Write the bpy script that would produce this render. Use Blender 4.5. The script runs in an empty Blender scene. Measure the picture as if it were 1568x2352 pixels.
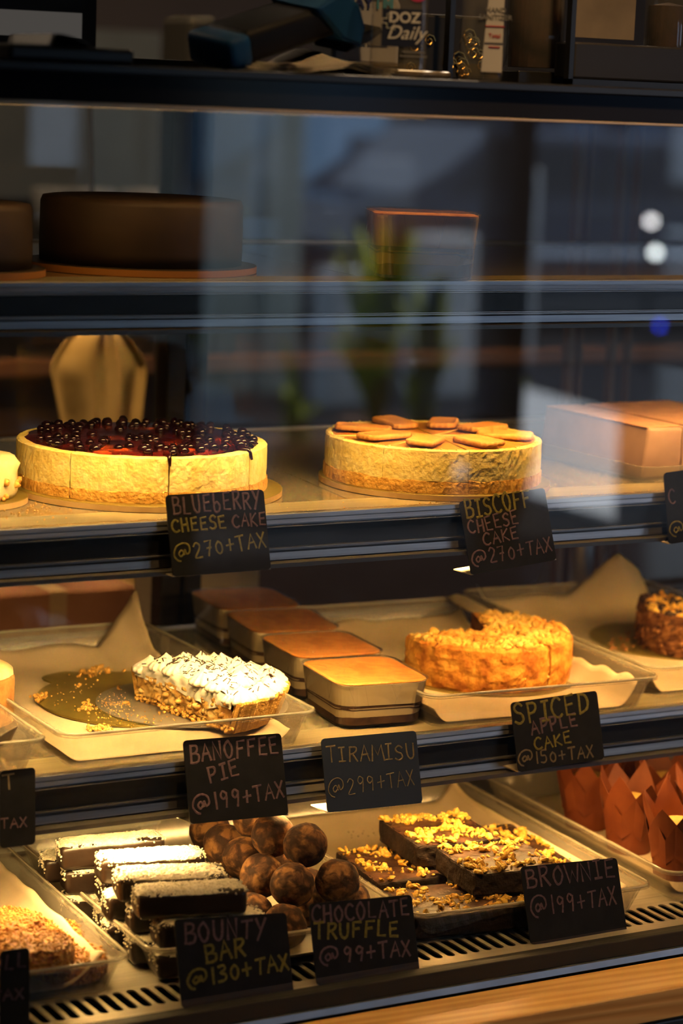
import bpy, bmesh, math, random
from mathutils import Vector, Matrix, noise
from math import sin, cos, pi, radians, sqrt, atan2

rnd = random.Random(7)
sc = bpy.context.scene
COL = sc.collection

# ------------------------------------------------------------------ camera
W, H, FPX = 1568.0, 2352.0, 5553.0
YAW, PITCH, ROLL = radians(29.89), radians(9.75), radians(2.27)
F_ = Vector((sin(YAW)*cos(PITCH), cos(YAW)*cos(PITCH), -sin(PITCH)))
R0 = Vector((cos(YAW), -sin(YAW), 0)); U0 = R0.cross(F_)
R_ = cos(ROLL)*R0 + sin(ROLL)*U0
U_ = -sin(ROLL)*R0 + cos(ROLL)*U0
def ray(x, y): return F_ + R_*((x-W/2)/FPX) - U_*((y-H/2)/FPX)
CP = Vector((0, 0, 1.10)) - ray(784, 1172)*2.35
def onZ(x, y, z):
    r = ray(x, y); return CP + r*((z-CP.z)/r.z)
def onY(x, y, Y):
    r = ray(x, y); return CP + r*((Y-CP.y)/r.y)
def onP(x, y, p, n):
    r = ray(x, y); return CP + r*((p-CP).dot(n)/r.dot(n))

cam_d = bpy.data.cameras.new('camera'); cam = bpy.data.objects.new('camera', cam_d); COL.objects.link(cam)
cam.matrix_world = Matrix(((R_.x, U_.x, -F_.x, CP.x), (R_.y, U_.y, -F_.y, CP.y), (R_.z, U_.z, -F_.z, CP.z), (0, 0, 0, 1)))
cam_d.sensor_fit = 'VERTICAL'; cam_d.sensor_height = 36; cam_d.sensor_width = 24; cam_d.lens = 85.0
cam_d.dof.use_dof = True; cam_d.dof.focus_distance = 2.385; cam_d.dof.aperture_fstop = 3.7
cam_d.clip_start = 0.05; cam_d.clip_end = 200
sc.camera = cam

# ------------------------------------------------------------------ view, world, lights
vs = sc.view_settings
sc.display_settings.display_device = 'sRGB'
vs.view_transform = 'Standard'; vs.look = 'None'; vs.gamma = 1.0; vs.exposure = 0.0; vs.use_curve_mapping = False
cy = sc.cycles
cy.max_bounces = 10; cy.diffuse_bounces = 3; cy.glossy_bounces = 5; cy.transmission_bounces = 6; cy.transparent_max_bounces = 40
cy.caustics_reflective = False; cy.caustics_refractive = False
cy.sample_clamp_indirect = 6.0
cy.use_denoising = True

wd = bpy.data.worlds.new('sky'); sc.world = wd; wd.use_nodes = True
bg = wd.node_tree.nodes['Background']; bg.inputs[0].default_value = (0.56, 0.73, 0.98, 1); bg.inputs[1].default_value = 2.8

WARM = (1.0, 0.56, 0.17); WARM2 = (1.0, 0.61, 0.21)
def area(name, loc, tgt, sx, sy, power, col):
    l = bpy.data.lights.new(name, 'AREA'); l.shape = 'RECTANGLE'; l.size = sx; l.size_y = sy; l.energy = power; l.color = col
    o = bpy.data.objects.new(name, l); COL.objects.link(o); o.location = loc
    d = (Vector(tgt)-Vector(loc)).normalized()
    o.rotation_euler = d.to_track_quat('-Z', 'Y').to_euler()
    return o
def strip(name, x0, x1, y, z, power, col, dy=0.13, wid=0.012, spread=100):
    x = (x0+x1)/2
    o = area(name, (x, y, z), (x, y+dy, z-0.2), x1-x0, wid, power, col); o.data.spread = radians(spread)   # spread sets how far light spills to the front
    return o
# light strips clipped under the front rail of each shelf (the lamps of the case)
for (x0, x1, z, e, col) in ((-0.62, 0.02, 1.2745, 2.15, WARM2), (0.02, 0.75, 1.2745, 2.1, WARM), (-0.62, 0.06, 1.0495, 3.6, WARM2), (0.06, 0.75, 1.0495, 2.7, WARM),
                            (-0.60, -0.32, 0.812, 0.80, WARM2), (-0.32, -0.10, 0.812, 1.85, WARM2), (-0.10, 0.30, 0.812, 1.9, WARM), (0.30, 0.75, 0.812, 0.62, WARM), (-0.62, 0.75, 1.470, 0.70, WARM)):  # last one: dim strip added under the slab to brighten the top shelf
    strip('strip_light', x0, x1, -0.011, z, e*0.95, col, *((0.03, 0.012, 180) if z < 0.9 or z > 1.4 else (0.13, 0.012, 100)))
o = area('downlight', (0.0, -0.80, 2.70), (0.25, -0.20, 0.67), 0.10, 0.10, 2.3, (1.0, 0.58, 0.22)); o.data.spread = radians(46)
def sun(name, rot, e, col, ang):
    l = bpy.data.lights.new(name, 'SUN'); l.energy = e; l.angle = ang; l.color = col
    o = bpy.data.objects.new(name, l); COL.objects.link(o); o.rotation_euler = rot; o.location = (4, -12, 8)
    return o
sun('sun', Vector((-.62, -.06, -.78)).to_track_quat('-Z', 'Y').to_euler(), 11.0, (1.0, 0.97, 0.94), radians(1.0))
# unseen warm lamps, added to brighten the counter and the area behind the case
for (x, y, e) in ((-0.5, -0.9, 0.5), (1.0, 1.15, 7.0), (-0.6, 1.5, 5.0)):
    l = bpy.data.lights.new('room_fill_light', 'AREA'); l.shape = 'DISK'; l.size = 0.3; l.energy = e; l.color = (1.0, 0.75, 0.5)
    o = bpy.data.objects.new('room_fill_light', l); COL.objects.link(o); o.location = (x, y, 2.72)

o = area('apron_fill_light', (0.0, 0.62, 2.70), (-0.05, 0.97, 1.05), 0.10, 0.10, 5.0, (1.0, 0.62, 0.26)); o.data.spread = radians(52)  # unseen lamp added to brighten the khaki apron
# ------------------------------------------------------------------ materials
MATS = {}
def _new(name):
    m = bpy.data.materials.new(name); m.use_nodes = True
    nt = m.node_tree; nt.nodes.clear()
    return m, nt, nt.nodes.new('ShaderNodeOutputMaterial')
def mat(name, cols, rough=0.6, metal=0.0, scale=30.0, detail=4.0, dist=0.0, stops=None, bump=0.0, bscale=None, spec=0.5,
        sss=0.0, coat=0.0, stretch=(1, 1, 1), kind='noise', rvar=0.0, bkind='noise'):
    """cols: one colour, or several mixed by a noise/voronoi pattern"""
    if name in MATS: return MATS[name]
    m, nt, out = _new(name); N = nt.nodes; L = nt.links
    p = N.new('ShaderNodeBsdfPrincipled'); L.new(p.outputs[0], out.inputs[0])
    p.inputs['Roughness'].default_value = rough; p.inputs['Metallic'].default_value = metal
    p.inputs['Specular IOR Level'].default_value = spec
    if coat: p.inputs['Coat Weight'].default_value = coat; p.inputs['Coat Roughness'].default_value = 0.08
    tc = N.new('ShaderNodeTexCoord'); mp = N.new('ShaderNodeMapping'); L.new(tc.outputs['Object'], mp.inputs[0]); mp.inputs['Scale'].default_value = stretch
    if isinstance(cols[0], (int, float)): cols = [cols]
    if len(cols) == 1: p.inputs['Base Color'].default_value = (*cols[0], 1)
    else:
        if kind == 'noise':
            t = N.new('ShaderNodeTexNoise'); t.inputs['Detail'].default_value = detail; t.inputs['Distortion'].default_value = dist; o = t.outputs['Fac']
        else:
            t = N.new('ShaderNodeTexVoronoi'); o = t.outputs['Color']
        t.inputs['Scale'].default_value = scale; L.new(mp.outputs[0], t.inputs['Vector'])
        r = N.new('ShaderNodeValToRGB'); L.new(o, r.inputs[0])
        st = stops or ([0.35+0.3*i/(len(cols)-1) for i in range(len(cols))] if kind == 'noise' else [i/(len(cols)-1) for i in range(len(cols))])
        e = r.color_ramp.elements
        while len(e) < len(cols): e.new(0.5)
        for i, c in enumerate(cols): e[i].position = st[i]; e[i].color = (*c, 1)
        L.new(r.outputs[0], p.inputs['Base Color'])
        if rvar:
            mr = N.new('ShaderNodeMapRange'); L.new(o, mr.inputs[0]); mr.inputs[1].default_value = 0.35; mr.inputs[2].default_value = 0.65
            mr.inputs[3].default_value = max(0, rough-rvar); mr.inputs[4].default_value = min(1, rough+rvar); L.new(mr.outputs[0], p.inputs['Roughness'])
    if sss:
        p.inputs['Subsurface Weight'].default_value = sss; p.inputs['Subsurface Radius'].default_value = (0.012, 0.007, 0.003); p.inputs['Subsurface Scale'].default_value = 0.5
    if bump:
        t2 = N.new('ShaderNodeTexNoise' if bkind == 'noise' else 'ShaderNodeTexVoronoi')
        t2.inputs['Scale'].default_value = bscale or scale*3
        if bkind == 'noise': t2.inputs['Detail'].default_value = 5
        L.new(mp.outputs[0], t2.inputs['Vector'])
        b = N.new('ShaderNodeBump'); b.inputs['Strength'].default_value = min(1, bump); b.inputs['Distance'].default_value = 0.002
        L.new(t2.outputs[0], b.inputs['Height']); L.new(b.outputs[0], p.inputs['Normal'])
    MATS[name] = m; return m
def clear_mat(name, ior=1.5, tint=(0.97, 0.97, 0.97), rough=0.0, haze=0.0, hcol=(0.8, 0.8, 0.8), refl=(1, 1, 1)):
    """thin clear sheet: straight-through with a Fresnel reflection and a little surface haze"""
    if name in MATS: return MATS[name]
    m, nt, out = _new(name); N = nt.nodes; L = nt.links
    t = N.new('ShaderNodeBsdfTransparent'); t.inputs[0].default_value = (*tint, 1)
    g = N.new('ShaderNodeBsdfGlossy'); g.inputs['Roughness'].default_value = rough; g.inputs[0].default_value = (*refl, 1)
    f = N.new('ShaderNodeFresnel'); f.inputs[0].default_value = ior
    # the sheet reflects once, where light enters it (its far side would otherwise count as inside a solid block)
    ge = N.new('ShaderNodeNewGeometry'); inv = N.new('ShaderNodeMath'); inv.operation = 'SUBTRACT'; inv.inputs[0].default_value = 1.0; L.new(ge.outputs['Backfacing'], inv.inputs[1])
    mu = N.new('ShaderNodeMath'); mu.operation = 'MULTIPLY'; L.new(f.outputs[0], mu.inputs[0]); L.new(inv.outputs[0], mu.inputs[1])
    a = N.new('ShaderNodeMixShader'); L.new(mu.outputs[0], a.inputs[0])
    if haze:
        d = N.new('ShaderNodeBsdfDiffuse'); d.inputs[0].default_value = (*hcol, 1)
        h = N.new('ShaderNodeMixShader'); h.inputs[0].default_value = haze
        L.new(t.outputs[0], h.inputs[1]); L.new(d.outputs[0], h.inputs[2]); L.new(h.outputs[0], a.inputs[1])
    else: L.new(t.outputs[0], a.inputs[1])
    L.new(g.outputs[0], a.inputs[2]); L.new(a.outputs[0], out.inputs[0])
    MATS[name] = m; return m
def emit_mat(name, col, s):
    if name in MATS: return MATS[name]
    m, nt, out = _new(name); e = nt.nodes.new('ShaderNodeEmission'); e.inputs[0].default_value = (*col, 1); e.inputs[1].default_value = s
    nt.links.new(e.outputs[0], out.inputs[0]); MATS[name] = m; return m

# ------------------------------------------------------------------ mesh helpers
def bm_obj(name, bm, m, parent=None, smooth=False, loc=None, rot=None):
    me = bpy.data.meshes.new(name)
    bmesh.ops.recalc_face_normals(bm, faces=bm.faces[:])
    bm.to_mesh(me); bm.free()
    if smooth:
        for f in me.polygons: f.use_smooth = True
    for mm in (m if isinstance(m, (list, tuple)) else [m]): me.materials.append(mm)
    o = bpy.data.objects.new(name, me); COL.objects.link(o)
    if parent: o.parent = parent
    if loc is not None: o.location = loc
    if rot is not None: o.rotation_euler = rot
    return o
def thing(name, label, cat, loc=(0, 0, 0), rot=0, group=None):
    o = bpy.data.objects.new(name, None); COL.objects.link(o); o.empty_display_size = 0.03
    o.location = loc; o.rotation_euler = rot if isinstance(rot, tuple) else (0, 0, rot)
    return tag(o, label, cat, group)
def tag(o, label, cat, group=None, kind=None):
    o['label'] = label; o['category'] = cat
    if group: o['group'] = group
    if kind: o['kind'] = kind
    return o
def struct(o): o['kind'] = 'structure'; return o
def copy_tree(root, label=None, loc=None, rot=None):
    r = root.copy(); COL.objects.link(r)
    if loc is not None: r.location = loc
    if rot is not None: r.rotation_euler = rot
    if label: r['label'] = label
    for ch in list(root.children):
        c = ch.copy(); COL.objects.link(c); c.parent = r
        for g in list(ch.children):
            d = g.copy(); COL.objects.link(d); d.parent = c
    return r
def box(bm, x0, x1, y0, y1, z0, z1, bev=0.0, seg=2):
    vs_ = [bm.verts.new((x, y, z)) for z in (z0, z1) for y in (y0, y1) for x in (x0, x1)]
    fs = [bm.faces.new([vs_[i] for i in q]) for q in ((0, 2, 3, 1), (4, 5, 7, 6), (0, 1, 5, 4), (2, 6, 7, 3), (0, 4, 6, 2), (1, 3, 7, 5))]
    if bev:
        es = list({e for f in fs for e in f.edges})
        bmesh.ops.bevel(bm, geom=es, offset=bev, segments=seg, profile=0.5, affect='EDGES')
    return vs_
def bx(x0, x1, y0, y1, z0, z1, bev=0.0, seg=2):
    bm = bmesh.new(); box(bm, x0, x1, y0, y1, z0, z1, bev, seg); return bm
def prism(bm, pts, z0, z1, ax='Z', bev=0.0):
    """polygon pts extruded along an axis; for ax X the pts are (y, z)"""
    def P(a, b, c): return (a, b, c) if ax == 'Z' else ((c, a, b) if ax == 'X' else (a, c, b))
    lo = [bm.verts.new(P(a, b, z0)) for a, b in pts]; hi = [bm.verts.new(P(a, b, z1)) for a, b in pts]
    fs = [bm.faces.new(lo[::-1]), bm.faces.new(hi)]
    n = len(pts)
    for i in range(n): fs.append(bm.faces.new((lo[i], lo[(i+1) % n], hi[(i+1) % n], hi[i])))
    if bev:
        es = list({e for f in fs[:2] for e in f.edges})
        bmesh.ops.bevel(bm, geom=es, offset=bev, segments=2, profile=0.5, affect='EDGES')
    return fs
def lathe(bm, prof, n=48, a0=0.0, a1=2*pi, cx=0, cy_=0, jit=0.0, cap=True):
    full = abs(a1-a0-2*pi) < 1e-6
    k = n if full else n+1
    rings = []
    for (r, z) in prof:
        ring = []
        for i in range(k):
            a = a0+(a1-a0)*i/n; rr = r+(rnd.uniform(-jit, jit) if r > 0 else 0)
            ring.append(bm.verts.new((cx+rr*cos(a), cy_+rr*sin(a), z)))
        rings.append(ring)
    for A, B in zip(rings[:-1], rings[1:]):
        for i in range(n if full else n):
            j = (i+1) % k
            try: bm.faces.new((A[i], A[j], B[j], B[i]))
            except Exception: pass
    if not full and cap:
        for i in (0, k-1):
            try: bm.faces.new([r[i] for r in rings])
            except Exception: pass
    bmesh.ops.remove_doubles(bm, verts=bm.verts[:], dist=1e-6)
    return rings
def tube(bm, pts, r, n=8, cap=True):
    pts = [Vector(p) for p in pts]; rings = []
    up = Vector((0, 0, 1))
    for i, p in enumerate(pts):
        t = (pts[min(i+1, len(pts)-1)]-pts[max(i-1, 0)]).normalized()
        a = t.cross(up if abs(t.z) < 0.95 else Vector((1, 0, 0))).normalized(); b = t.cross(a)
        rr = r[i] if isinstance(r, (list, tuple)) else r
        rings.append([bm.verts.new(p+(a*cos(2*pi*k/n)+b*sin(2*pi*k/n))*rr) for k in range(n)])
    for A, B in zip(rings[:-1], rings[1:]):
        for k in range(n): bm.faces.new((A[k], A[(k+1) % n], B[(k+1) % n], B[k]))
    if cap: bm.faces.new(rings[0][::-1]); bm.faces.new(rings[-1])
def rrect(w, d, r, n=5):
    pts = []
    for (sx, sy, a) in ((1, 1, 0), (-1, 1, pi/2), (-1, -1, pi), (1, -1, 3*pi/2)):
        for i in range(n+1):
            t = a+pi/2*i/n; pts.append((sx*(w/2-r)+r*cos(t), sy*(d/2-r)+r*sin(t)))
    return pts
def loft(bm, loops, cap0=True, cap1=True):
    """loops: list of (pts2d, z)"""
    L = [[bm.verts.new((x, y, z)) for x, y in p] for p, z in loops]
    for A, B in zip(L[:-1], L[1:]):
        n = len(A)
        for i in range(n): bm.faces.new((A[i], A[(i+1) % n], B[(i+1) % n], B[i]))
    if cap0: bm.faces.new(L[0][::-1])
    if cap1: bm.faces.new(L[-1])
def blob(bm, c, r, sub=1, sq=(1, 1, 1), jit=0.25, rot=True):
    M = Matrix.Translation(c)
    if rot: M = M @ Matrix.Rotation(rnd.uniform(0, 6.28), 4, Vector((rnd.uniform(-1, 1), rnd.uniform(-1, 1), rnd.uniform(-1, 1.01))).normalized())
    M = M @ Matrix.Diagonal((r*sq[0], r*sq[1], r*sq[2], 1))
    g = bmesh.ops.create_icosphere(bm, subdivisions=sub, radius=1.0, matrix=M)
    if jit:
        c = Vector(c)
        for v in g['verts']: v.co = c+(v.co-c)*(1+rnd.uniform(-jit, jit))
    return g['verts']
def sheet(name, nx, ny, fx, m, parent=None, thick=0.0003):
    """grid sheet of real thickness: fx(u, v) -> point"""
    bm = bmesh.new(); G = [[bm.verts.new(fx(i/nx, j/ny)) for j in range(ny+1)] for i in range(nx+1)]
    for i in range(nx):
        for j in range(ny): bm.faces.new((G[i][j], G[i+1][j], G[i+1][j+1], G[i][j+1]))
    o = bm_obj(name, bm, m, parent, smooth=True)
    s = o.modifiers.new('thickness', 'SOLIDIFY'); s.thickness = thick
    return o
def fbm(x, y, z=0.0): return noise.noise(Vector((x, y, z)))

# ------------------------------------------------------------------ handwriting
G = {
 'A': [[(0, 0), (.3, 1), (.6, 0)], [(.1, .38), (.5, .42)]],
 'B': [[(.05, 0), (.05, 1)], [(.05, .98), (.4, .95), (.48, .75), (.35, .56), (.08, .5)], [(.3, .53), (.56, .4), (.52, .1), (.3, .0), (0, .02)]],
 'C': [[(.55, .85), (.35, 1), (.1, .8), (0, .45), (.12, .1), (.35, 0), (.55, .12)]],
 'D': [[(.05, 0), (.05, 1)], [(0, 1), (.4, .9), (.55, .55), (.45, .2), (.05, 0)]],
 'E': [[(.5, 1), (.05, .95), (.05, .5), (.05, .03), (.52, .0)], [(.05, .5), (.42, .54)]],
 'F': [[(.05, 0), (.08, .98), (.55, 1)], [(.06, .52), (.42, .56)]],
 'H': [[(.03, 0), (.05, 1)], [(.52, 0), (.5, 1)], [(.04, .48), (.52, .52)]],
 'I': [[(.25, 0), (.25, 1)], [(.03, .98), (.48, 1)], [(0, 0), (.5, .02)]],
 'K': [[(.05, 0), (.05, 1)], [(.5, 1), (.07, .48), (.55, 0)]],
 'L': [[(.08, 1), (.05, .04), (.5, .02)]],
 'M': [[(0, 0), (.1, 1), (.35, .35), (.6, 1), (.7, 0)]],
 'N': [[(.03, 0), (.05, 1), (.5, 0), (.53, 1)]],
 'O': [[(.28, 1), (.05, .75), (.02, .4), (.22, 0), (.45, .15), (.52, .6), (.3, 1)]],
 'P': [[(.05, 0), (.06, 1)], [(.02, .97), (.42, .95), (.5, .72), (.35, .5), (.07, .44)]],
 'R': [[(.05, 0), (.05, 1)], [(.02, .97), (.42, .95), (.48, .74), (.3, .54), (.07, .48)], [(.22, .5), (.56, 0)]],
 'S': [[(.5, .85), (.3, 1), (.06, .82), (.14, .58), (.42, .44), (.48, .16), (.24, 0), (0, .12)]],
 'T': [[(.28, 0), (.3, .98)], [(0, .96), (.58, 1)]],
 'U': [[(.03, 1), (.05, .3), (.25, 0), (.47, .2), (.52, 1)]],
 'W': [[(0, 1), (.15, 0), (.35, .65), (.52, 0), (.7, 1)]],
 'X': [[(.02, 1), (.52, 0)], [(.52, 1), (0, 0)]],
 'Y': [[(.02, 1), (.25, .5)], [(.55, 1), (.12, -.1)]],
 'Z': [[(.02, .98), (.5, 1), (.05, .02), (.54, 0)]],
 'b': [[(.1, 1), (.06, .05), (.4, 0), (.5, .3), (.3, .52), (.1, .42)]],
 '0': [[(.25, .8), (.05, .55), (.05, .2), (.25, 0), (.45, .2), (.45, .6), (.25, .8)]],
 '1': [[(.18, 0), (.2, 1)]],
 '2': [[(.02, .8), (.2, 1), (.45, .82), (.35, .5), (.02, .02), (.5, .0)]],
 '3': [[(.03, .95), (.35, 1), (.42, .75), (.15, .55), (.45, .4), (.42, .08), (.0, .0)]],
 '5': [[(.5, 1), (.1, .95), (.08, .58), (.38, .55), (.45, .2), (.25, 0), (0, .06)]],
 '7': [[(0, .95), (.45, 1), (.2, 0)], [(.12, .5), (.42, .52)]],
 '9': [[(.44, .85), (.2, 1), (.05, .75), (.2, .52), (.42, .68), (.45, .9), (.42, .4), (.36, 0)]],
 '+': [[(.25, .1), (.27, .85)], [(0, .45), (.52, .5)]],
 '@': [[(.55, .3), (.42, .62), (.25, .42), (.35, .2), (.52, .4), (.6, .62), (.68, .3), (.85, .5), (.8, .9), (.5, 1.08), (.15, .9), (-.02, .4), (.12, 0), (.3, -.12)]],
 '.': [[(.1, .02), (.14, .03)]], ' ': [],
}
ADV = {'M': .85, 'W': .85, '1': .38, 'I': .6, ' ': .4, '@': .95, '.': .25}
def smooth_line(pl, k=5):
    if len(pl) < 3: return pl
    P = [Vector((*p, 0)) for p in pl]; out = []
    for i in range(len(P)-1):
        a, b, c, d = P[max(i-1, 0)], P[i], P[i+1], P[min(i+2, len(P)-1)]
        for s in range(k):
            t = s/k
            q = 0.5*((2*b)+(c-a)*t+(2*a-5*b+4*c-d)*t*t+(3*b-a-3*c+d)*t**3)
            out.append((q.x, q.y))
    out.append(pl[-1]); return out
SHARP = set('AEFHIKLMNTWXYZ147+')
def write(bm, text, p0, p1, h, pen, N, lift=0.0003):
    """strokes of a marker: text from p0 to p1 (baseline) as flat ribbons raised a hair above the card; N is the card normal"""
    L = sum(ADV.get(c, .72)+(.42 if c == '@' else 0) for c in text); d = p1-p0; ex = d.normalized(); ey = N.cross(ex).normalized()
    sx = d.length/L; x = 0
    for c in text:
        a = ADV.get(c, .72); jy = rnd.uniform(-.05, .05); js = rnd.uniform(.92, 1.06); tl = rnd.uniform(-.06, .06)
        for pl in G.get(c, []):
            pts = pl if c in SHARP else smooth_line(pl)
            ctr = [p0+ex*((x+(px+py*tl)*a/.72*.92)*sx)+ey*((py*js+jy)*h)+N*lift for px, py in pts]
            rows = []
            for i, q in enumerate(ctr):
                t = (ctr[min(i+1, len(ctr)-1)]-ctr[max(i-1, 0)])
                if t.length < 1e-7: t = ex.copy()
                t.normalize(); s = N.cross(t)
                w = pen*(0.8+0.35*rnd.random())
                ext = t*pen*0.6*(-1 if i == 0 else (1 if i == len(ctr)-1 else 0))
                rows.append([bm.verts.new(q+ext+s*w), bm.verts.new(q+ext+N*0.00025), bm.verts.new(q+ext-s*w), bm.verts.new(q+ext-N*0.0002)])
            for A, B in zip(rows[:-1], rows[1:]):
                for k in range(4): bm.faces.new((A[k], A[(k+1) % 4], B[(k+1) % 4], B[k]))
            bm.faces.new(rows[0][::-1]); bm.faces.new(rows[-1])
        x += a+(.42 if c == '@' else 0)
def text_obj(name, body, m, parent, size, loc, rot, bold=0.0, shear=0.0):
    cu = bpy.data.curves.new(name, 'FONT'); cu.body = body; cu.size = size; cu.extrude = 0.0002; cu.offset = bold; cu.shear = shear
    cu.align_x = 'CENTER'; cu.align_y = 'CENTER'
    t = bpy.data.objects.new(name, cu); COL.objects.link(t)
    bpy.context.view_layer.update()
    me = bpy.data.meshes.new_from_object(t.evaluated_get(bpy.context.evaluated_depsgraph_get()))
    COL.objects.unlink(t); bpy.data.objects.remove(t)
    me.materials.clear(); me.materials.append(m)
    o = bpy.data.objects.new(name, me); COL.objects.link(o); o.parent = parent; o.location = loc; o.rotation_euler = rot
    return o

# ------------------------------------------------------------------ shared materials
M_alu = mat('aluminium', [(0.34, 0.33, 0.335), (0.43, 0.42, 0.425)], rough=0.30, metal=0.8, scale=9, stretch=(1, 40, 40))
M_alud = mat('aluminium_groove', (0.16, 0.15, 0.14), rough=0.4, metal=0.8)
M_black = mat('black_plastic', [(0.010, 0.010, 0.011), (0.016, 0.016, 0.017)], rough=0.35, scale=20)
M_blackm = mat('black_paint', (0.012, 0.012, 0.013), rough=0.6)
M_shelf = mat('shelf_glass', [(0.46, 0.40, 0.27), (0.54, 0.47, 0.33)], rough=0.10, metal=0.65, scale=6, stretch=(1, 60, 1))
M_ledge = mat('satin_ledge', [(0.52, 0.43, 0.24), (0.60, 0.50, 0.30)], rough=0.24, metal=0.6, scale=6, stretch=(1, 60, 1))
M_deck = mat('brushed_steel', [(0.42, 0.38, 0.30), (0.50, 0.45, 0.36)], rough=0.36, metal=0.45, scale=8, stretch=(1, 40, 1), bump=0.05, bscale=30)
M_steel = mat('steel_trim', [(0.25, 0.25, 0.26), (0.34, 0.34, 0.35)], rough=0.34, metal=0.85, scale=14, stretch=(1, 1, 1))
M_pane = clear_mat('pane_glass', ior=1.85, tint=(0.985, 0.985, 0.985))
M_rearglass = clear_mat('rear_glass', ior=1.45, tint=(0.9, 0.9, 0.9))
M_tray = clear_mat('clear_plastic', ior=1.5, tint=(0.93, 0.915, 0.88), rough=0.08, haze=0.17, hcol=(0.75, 0.68, 0.55))
M_tub = clear_mat('tub_plastic', ior=1.45, tint=(0.95, 0.94, 0.92), rough=0.04, haze=0.03)
M_film = clear_mat('cling_film', ior=1.38, tint=(0.985, 0.985, 0.985), rough=0.15, haze=0.01)
M_paper = mat('parchment', [(0.56, 0.44, 0.28), (0.66, 0.53, 0.35)], rough=0.75, scale=14, bump=0.15, bscale=60)
M_card = mat('slate_card', [(0.006, 0.006, 0.0065), (0.010, 0.0095, 0.0105)], rough=0.6, spec=0.2, scale=60)
M_acr = mat('card_foot', (0.36, 0.32, 0.25), rough=0.3)
M_mauve = mat('mauve_chalk', [(0.085, 0.052, 0.066), (0.135, 0.08, 0.10)], rough=0.9, scale=400)
M_yell = mat('yellow_chalk', [(0.115, 0.098, 0.017), (0.19, 0.16, 0.030)], rough=0.9, scale=400)
M_tan = mat('tan_chalk', [(0.11, 0.085, 0.05), (0.165, 0.13, 0.075)], rough=0.9, scale=400)
M_goldb = mat('gold_board', [(0.24, 0.18, 0.035), (0.32, 0.24, 0.055)], rough=0.42, metal=0.5, scale=18, dist=1.0)
M_silvb = mat('silver_board', [(0.30, 0.27, 0.23), (0.42, 0.39, 0.34)], rough=0.4, metal=0.6, scale=25)
M_boardedge = mat('board_edge', [(0.48, 0.30, 0.12), (0.58, 0.38, 0.16)], rough=0.6, scale=50)

# ------------------------------------------------------------------ room and street (the setting)
FZ = -0.05; RY = -5.3
M_floor = mat('floor_tiles', [(0.016, 0.015, 0.015), (0.028, 0.026, 0.026)], rough=0.95, scale=3, detail=6, spec=0.05)
M_wallf = mat('grey_green_plaster', [(0.15, 0.155, 0.13), (0.20, 0.205, 0.175)], rough=0.85, scale=2.5)
M_wallb = mat('brown_plaster', [(0.13, 0.10, 0.085), (0.19, 0.145, 0.12)], rough=0.85, scale=1.6)
M_ceil = mat('dark_ceiling', (0.06, 0.06, 0.06), rough=0.9)
M_white = mat('white_gloss_paint', [(0.40, 0.44, 0.38), (0.48, 0.52, 0.46)], rough=0.5, scale=4)
RX0, RX1 = -4.0, 7.0
struct(bm_obj('floor', bx(RX0, RX1, RY, 3.0, FZ-0.1, FZ), M_floor))
struct(bm_obj('ceiling', bx(RX0, RX1, RY, 3.0, 2.75, 2.85), M_ceil))
struct(bm_obj('wall_left', bx(RX0-0.1, RX0, RY, 3.0, FZ, 2.75), M_wallf))
struct(bm_obj('wall_right', bx(RX1, RX1+0.1, RY, 3.0, FZ, 2.75), M_wallb))
struct(bm_obj('wall_back', bx(RX0, RX1, 3.0, 3.1, FZ, 2.75), M_wallb))
bm = bmesh.new()
OPX0, OPX1, OPZ = 2.31, 5.9, 2.45
box(bm, RX0, OPX0-0.02, RY-0.12, RY, FZ, 2.75); box(bm, OPX1, RX1, RY-0.12, RY, FZ, 2.75); box(bm, OPX0-0.02, OPX1, RY-0.12, RY, OPZ, 2.75)
struct(bm_obj('wall_front', bm, M_wallf))
for i, (a, b) in enumerate(((3.38, 3.55), (4.46, 4.53))):
    struct(bm_obj('trim_%d' % (i+1), bx(a, b, RY-0.09, RY-0.01, FZ+0.002, OPZ-0.002, 0.004), M_blackm))
M_asph = mat('asphalt', [(0.018, 0.019, 0.022), (0.032, 0.034, 0.038)], rough=0.95, spec=0.05, scale=20, bump=0.2)
struct(bm_obj('street_ground', bx(-15, 40, -40, RY-0.12, FZ-0.12, FZ-0.02), M_asph))
M_sunpatch = mat('sunlit_patch_tone', [(0.66, 0.67, 0.66), (0.76, 0.77, 0.76)], rough=0.8, scale=5)  # sunlight put into the colour, pale against the dark asphalt

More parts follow.
